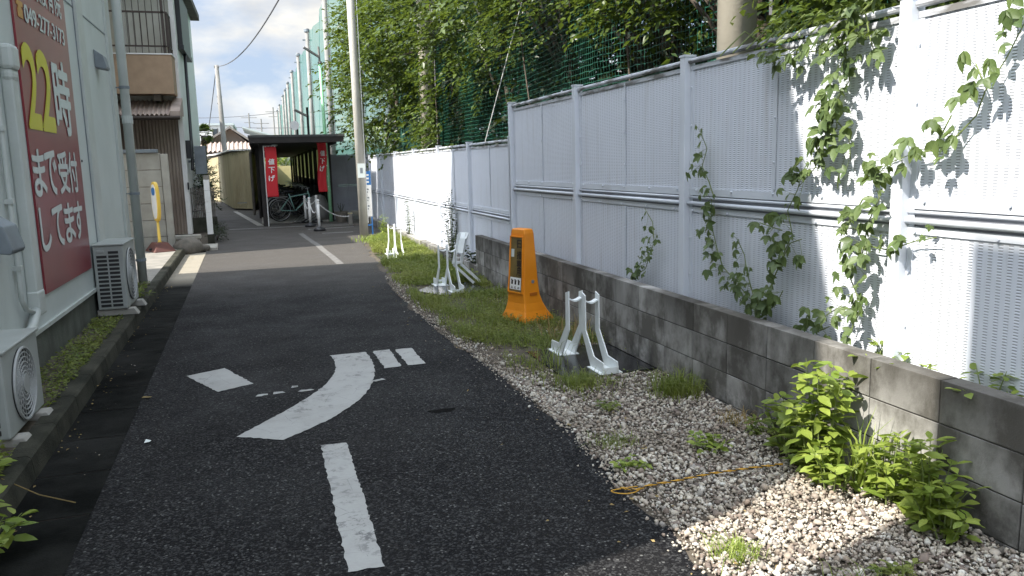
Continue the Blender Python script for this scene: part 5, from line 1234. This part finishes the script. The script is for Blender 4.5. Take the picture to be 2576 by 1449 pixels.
# ================================================================== NET FENCE
NX = 4.0
py_ = [6.22, 19.8, 33.5, 47.5, 64.5, 80, 96, 111, 123.5, 135.5, 160, 180]
names = ['thick', 'second', 'third', 'fourth', 'fifth', 'sixth', 'seventh', 'eighth', 'ninth', 'tenth', 'eleventh', 'farthest']
for i, y in enumerate(py_):
    ztop = 11.0+.016*y
    lb = 'thick near concrete net pole rising behind the tall fence' if i == 0 else '%s concrete net pole counted from the near one' % names[i] if i < 11 else 'farthest concrete net pole at the end of the netting'
    if i == 1: lb = 'concrete net pole half wrapped in leaves behind the low fence'
    t = thing('net_pole', lb, 'pole', (NX, y, 0), 'concrete poles holding the green net')
    mb = MB(); mb.tube([(0, 0, 0), (0, 0, ztop)], [.175, .14], 20); mb.build('shaft', A['pole'] if i < 2 else A['greypole'], t, True)
    mb = MB(); mb.tube([(0, 0, ztop-.25), (0, 0, ztop-.05)], .22, 12); mb.build('collar', A['hood'], t); mb = MB(); mb.box(-.35, .35, -.05, .05, ztop-.9, ztop-.8); mb.build('crossarm', A['hood'], t)
    mb = MB(); mb.tube([(.2, -.2, 1), (.2, -.2, ztop-.3)], .02, 5); mb.build('guy_cable', A['wire'], t)
nn = thing('ball_net', 'tall green ball net stretched between the concrete poles', 'net', (NX, 4, 0))
ends = [-6]+py_
for a, b_ in zip(ends, ends[1:]):
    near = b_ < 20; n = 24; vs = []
    x = NX+(.23 if near else .19)
    for i in range(n+1):
        y = a+(b_-a)*i/n; s = math.sin(math.pi*i/n); zt = 11.0+.016*y-1.3*s*.5-.1
        for j in range(9):
            z = .3+(zt-.3)*j/8; vs.append((x-NX+.12*math.sin(y*.9+j)*s+(.02*math.sin(y*4.1+j*2)), y-4, z))
    mb = MB(); mb.add(vs, [(i*9+j, (i+1)*9+j, (i+1)*9+j+1, i*9+j+1) for i in range(n) for j in range(8)])
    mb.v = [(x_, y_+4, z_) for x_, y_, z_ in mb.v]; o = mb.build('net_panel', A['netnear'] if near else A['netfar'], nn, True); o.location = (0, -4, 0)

# ================================================================== TREES
def tree(label, x, y, hgt, cen, rad, nsp, size, seed, m='tree', lean=(0, 0), cut=None, ln=(.45, .8), nl=12, tm=T_DIAMOND, name='broadleaf_tree', trunk=.13):
    g = np.random.default_rng(seed); t = thing(name, label, 'tree', (x, y, 0), 'trees behind the fences')
    cen = np.array(cen, float); rad = np.array(rad, float)
    d = norm(g.normal(0, 1, (nsp, 3))); r = g.uniform(.30, 1, (nsp, 1))**.6
    c = cen+d*rad*r*(1+.22*np.sin(d[:, :1]*5+seed)*np.cos(d[:, 1:2]*6+d[:, 2:]*4))
    gaps = np.array([mnoise.noise(V(p*.75)+V((seed, 0, 0))) for p in c]); k = gaps > -.07
    if cut is not None: k &= cut(c)
    c, d = c[k], d[k]
    dd = d*np.array((1, 1, .45))+g.normal(0, .35, d.shape)
    v, f = sprays(c, dd, g.uniform(ln[0], ln[1], len(c)), nl, size, .28, tm, seed)
    off = np.array((x, y, 0.)); npmesh('crown', v-off, f, A[m], t)
    mb = MB(); top = V(cen)-V(off); top.z = cen[2]+rad[2]*.3
    mb.tube([V((0, 0, -.1)), V((0, 0, 0)).lerp(top, .35)+V((.1, 0, 0)), V((0, 0, 0)).lerp(top, .7), top], [trunk, trunk*.85, trunk*.6, trunk*.25], 9)
    for i in range(16):
        a = V((0, 0, 0)).lerp(top, .35+.6*g.random()); j = g.integers(0, len(c)); e = V(c[j]-off); mb.tube([a, a.lerp(e, .5)+V((0, 0, .15)), e], [trunk*.35, trunk*.2, .008], 6)
    mb.build('trunk', A['bark'], t, True)
    return t
above = lambda zf, zn: (lambda c: ~((c[:, 0] < 3.25) & (c[:, 2] < np.where(c[:, 1] < 9.6, zn, zf))))
base_cut = above(2.15, 2.65)
# keep the sight of the two near net poles open, as in the photo
ok = lambda c: base_cut(c) & ~((abs(c[:, 0]/c[:, 1]-.640) < .085) & (c[:, 1] < 7.0)) & ~((abs(c[:, 0]/c[:, 1]-.203) < .018) & (c[:, 1] < 19.6) & (c[:, 2] < 3.9) & (c[:, 2] > 1.5))
tree('leafy tree leaning over the low fence next to the utility pole', 4.5, 25.5, 9, (3.9, 24.8, 4.6), (1.7, 2.6, 3.6), 2500, 0.160, 101, cut=ok)
tree('broad leafy tree behind the utility pole', 5.0, 20.5, 9, (4.6, 20.3, 5.2), (2.2, 2.6, 3.6), 2700, 0.155, 102, cut=ok)
tree('tree spreading over the low fence right of the utility pole', 5.2, 16.2, 8, (4.7, 16.0, 5.0), (2.0, 2.4, 3.0), 2300, 0.145, 103, cut=lambda c: ok(c) & (c[:, 2] > 3.3+.6*np.sin(c[:, 1]*2.1)))
tree('overhanging tree whose branches cross the green net in the middle', 5.3, 12.6, 8, (4.6, 12.4, 5.0), (1.7, 2.2, 2.35), 1900, 0.135, 104, cut=lambda c: ok(c) & (c[:, 2] > 4.0+.6*np.sin(c[:, 1]*2.1)))
tree('tree above the tall fence left of the thick pole', 5.4, 9.4, 7, (4.5, 9.2, 4.9), (1.5, 1.7, 1.9), 520, 0.120, 105, cut=lambda c: ok(c) & (c[:, 2] > 3.9+.5*np.sin(c[:, 1]*2.1)))
tree('tree leafing out around the thick concrete pole', 5.4, 6.6, 6, (4.3, 7.0, 4.0), (1.0, 1.6, 1.1), 800, 0.110, 106, cut=ok)
tree('tree rising right of the thick concrete pole', 5.3, 4.6, 6, (4.3, 4.4, 3.5), (1.0, 1.3, 1.1), 950, 0.110, 107, cut=ok)
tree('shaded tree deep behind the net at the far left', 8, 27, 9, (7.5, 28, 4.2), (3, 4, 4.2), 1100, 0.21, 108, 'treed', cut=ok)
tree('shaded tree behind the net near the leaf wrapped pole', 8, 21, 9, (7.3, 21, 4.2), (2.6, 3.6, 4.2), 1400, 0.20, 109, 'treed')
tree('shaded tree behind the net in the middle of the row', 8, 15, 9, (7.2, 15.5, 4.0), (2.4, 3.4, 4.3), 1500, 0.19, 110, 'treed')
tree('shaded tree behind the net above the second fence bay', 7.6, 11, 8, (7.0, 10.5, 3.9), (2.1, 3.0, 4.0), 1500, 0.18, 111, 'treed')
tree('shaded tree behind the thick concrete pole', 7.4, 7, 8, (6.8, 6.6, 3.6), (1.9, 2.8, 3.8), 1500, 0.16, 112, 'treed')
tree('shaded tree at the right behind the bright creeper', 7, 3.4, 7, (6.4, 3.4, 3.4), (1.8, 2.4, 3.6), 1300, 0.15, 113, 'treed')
# hedge mass low behind the net
g = np.random.default_rng(130)
def hedge(label, y0, y1, x0, x1, z1, n, size, m, seed):
    g = np.random.default_rng(seed); c = np.stack([g.uniform(x0, x1, n), g.uniform(y0, y1, n), g.uniform(.3, z1, n)], 1)
    v, f = sprays(c, g.normal(0, 1, (n, 3)), g.uniform(.3, .6, n), 9, size, .2, T_DIAMOND, seed); off = np.array((x0, y0, 0))
    t = thing('hedge', label, 'hedge', tuple(off)); npmesh('foliage', v-off, f, A[m], t)
    mb = MB()
    for i in range(10): yk = (y1-y0)*(i+.5)/10; mb.tube([((x1-x0)*.5, yk, 0), ((x1-x0)*.5, yk+.1, z1*.8)], .03, 6)
    mb.build('trunk', A['bark'], t)
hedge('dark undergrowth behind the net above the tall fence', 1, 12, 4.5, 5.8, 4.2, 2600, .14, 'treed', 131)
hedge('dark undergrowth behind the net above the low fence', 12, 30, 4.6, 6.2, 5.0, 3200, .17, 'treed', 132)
# creeper climbing the near net
for lab, (y0, y1, z0, z1), n, sd in (('ivy column climbing the net beside the leaf wrapped pole', (16.6, 18.2, 1.6, 5.0), 230, 141), ('ivy patch hanging on the net above the tall fence', (10.2, 12.8, 3.2, 4.6), 200, 142), ('ivy hanging left of the thick concrete pole', (7.3, 8.6, 3.0, 4.3), 200, 143)):
    g = np.random.default_rng(sd); c = np.stack([g.uniform(3.45, 3.8, n), g.uniform(y0, y1, n), z0+(z1-z0)*g.random(n)], 1)
    v, f = sprays(c, np.stack([-np.ones(n), g.normal(0, .8, n), g.normal(-.3, .3, n)], 1), g.uniform(.25, .5, n), 8, .085 if sd != 141 else .11, .4, T_OVATE, sd)
    off = np.array((3.7, y0, z0)); t = thing('ivy', lab, 'ivy', tuple(off), 'ivy on the net'); npmesh('foliage', v-off, f, A['tree'], t)
    mb = MB(); mb.tube([(0, 0, -z0+.3), (.0, (y1-y0)/2, (z1-z0)/2), (0, (y1-y0)*.6, z1-z0)], .012, 5); mb.build('stem', A['bark'], t)
mb = MB(); mb.bar((3.55, 12.9, 1.9), (3.55, 9.1, 5.2), .012); tag(mb.build('guy_wire', A['white']), 'pale slanting guy wire in front of the net', 'wire')

# ================================================================== FAR BACKGROUND
fh = thing('tiled_house', 'distant low house with a grey tiled gable roof', 'house', (-1.8, 52, 0))
mb = MB(); mb.box(-1.6, 1.3, -1.5, 6, 0, 3.1); mb.prismy([(-1.35, 3.1), (1.2, 3.1), (.2, 3.95)], -1.5, 6); mb.build('wall', mat('pinkish_wall', (.30, .24, .20), .8), fh)
mb = MB(); mb.add([(-1.7, -2.2, 3.0), (.2, -2.2, 4.08), (.2, 6.2, 4.08), (-1.7, 6.2, 3.0), (1.6, -2.2, 3.1), (1.6, 6.2, 3.1)], [(0, 1, 2, 3), (1, 4, 5, 2)])
r1 = mb.build('roof', A['tile'], fh); q_ = r1.modifiers.new('t', 'SOLIDIFY'); q_.thickness = .12
vs = []; mb = MB(); n = 160
for i in range(n+1):
    x = -1.75+3.4*i/n; d = .05*math.sin(2*math.pi*x/.24); vs += [(x, -2.1, 3.16+d), (x, -3.4, 2.62+d)]
mb.add(vs, [(2*i, 2*i+1, 2*i+3, 2*i+2) for i in range(n)]); mb.build('lower_roof', A['awn'], fh)
mb = MB(); mb.box(-1.8, 1.7, -3.3, -1.4, 0, 2.5); mb.build('porch', mat('porch_wall', (.16, .13, .11), .8), fh)
mh = thing('metal_roof_house', 'distant house with a pale sheet metal roof beside the tiled one', 'house', (.3, 60, 0))
mb = MB(); mb.box(-1.2, 2.2, 0, 8, 0, 3.4); mb.build('wall', A['farw'], mh)
mb = MB(); mb.add([(-1.4, -.3, 4.55), (2.6, -.3, 3.35), (2.6, 8.5, 3.35), (-1.4, 8.5, 4.55), (-1.4, -.3, 4.45), (2.6, -.3, 3.25), (2.6, 8.5, 3.25), (-1.4, 8.5, 4.45)], [(0, 1, 2, 3), (7, 6, 5, 4), (0, 4, 5, 1), (1, 5, 6, 2), (2, 6, 7, 3), (3, 7, 4, 0)]); mb.build('roof', A['roofg'], mh)
wb = thing('white_block', 'distant flat roofed white building behind the palm', 'building', (-4, 62, 0))
mb = MB(); mb.box(-3, 2.2, 0, 8, 0, 4.75); mb.build('wall', A['farw'], wb)
mb = MB(); mb.box(-3.1, 2.3, -.1, 8.1, 4.75, 4.9); mb.build('roof', A['roofg'], wb)
for x0 in (.85, -1.2):
    mb = MB(); mb.box(x0, x0+.3, -.05, -.005, 3.9, 4.5); w_ = mb.build('window', A['glass'], wb)
    mb = MB(); mb.box(x0-.04, x0, -.07, -.005, 3.86, 4.54); mb.box(x0+.3, x0+.34, -.07, -.005, 3.86, 4.54); mb.build('frame', A['rust'], w_)
hz = thing('far_house', 'far dark roofed house closing the lane', 'house', (-6, 75, 0))
mb = MB(); mb.box(-8, 22, 0, 8, 0, 3.2); mb.build('wall', A['farw'], hz)
mb = MB(); mb.prismx([(-.6, 3.2), (8.6, 3.2), (4, 4.1)], -8.5, 22.5); mb.build('roof', A['tile'], hz)
# palm
pm = thing('palm_tree', 'small fan palm with drooping leaves beyond the tiled house', 'palm', (-2.40, 38, 0))
mb = MB(); mb.tube([(0, 0, 0), (.03, 0, 1.5), (.06, 0, 3.1)], [.10, .09, .11], 10); mb.build('trunk', A['bark'], pm, True)
g = np.random.default_rng(9); P = []; D = []; Nn = []; Sz = []
for i in range(26):
    a = g.uniform(0, 6.28); el = g.uniform(-.9, 1.2); d = V((math.cos(a)*math.cos(el), math.sin(a)*math.cos(el), math.sin(el))); c = V((.06, 0, 3.15))+d*.26
    side = d.cross(V((0, 0, 1))).normalized()
    for k in range(11):
        an = (k-5)*.2; q = d*math.cos(an)+side*math.sin(an); q.z -= .12+abs(an)*.12; P.append(c); D.append(q); Nn.append(side.cross(d)); Sz.append(.30*g.uniform(.8, 1.1))
v, f = leaves(P, D, Nn, Sz, T_LONG); npmesh('crown', v, f, A['tree'], pm)
g = np.random.default_rng(10); n = 60
v, f = leaves(np.stack([g.normal(.06, .05, n), g.normal(0, .05, n), g.uniform(2.6, 3.0, n)], 1), np.stack([g.normal(0, .5, n), g.normal(0, .5, n), -np.ones(n)], 1), g.normal(0, 1, (n, 3)), .25*np.ones(n), T_LONG)
npmesh('dead_fronds', v, f, A['dry'], pm)
# antennas and far utility poles
for x, y, zt, lab in ((1.6, 90, 8.0, 'tallest thin far utility pole on the horizon'), (.3, 90, 6.8, 'thin far pole left of the tallest one'), (-.9, 90, 7.4, 'thin far pole carrying a roof antenna')):
    t = thing('far_pole', lab, 'pole', (x, y, 0), 'far poles on the skyline')
    mb = MB(); mb.tube([(0, 0, 0), (0, 0, zt)], .07, 6); mb.build('shaft', A['greypole'], t)
    mb = MB(); mb.box(-.8, .8, -.03, .03, zt-.5, zt-.44); mb.box(-.5, .5, -.03, .03, zt-1.0, zt-.95); mb.build('crossarm', A['greypole'], t)
cable('thin far power line on the horizon, upper one', ((-8, 90, 7.0), (1.6, 90, 7.4)), .2, .03)
cable('thin far power line on the horizon, lower one', ((-6, 90, 6.2), (9, 90, 6.1)), .3, .03)
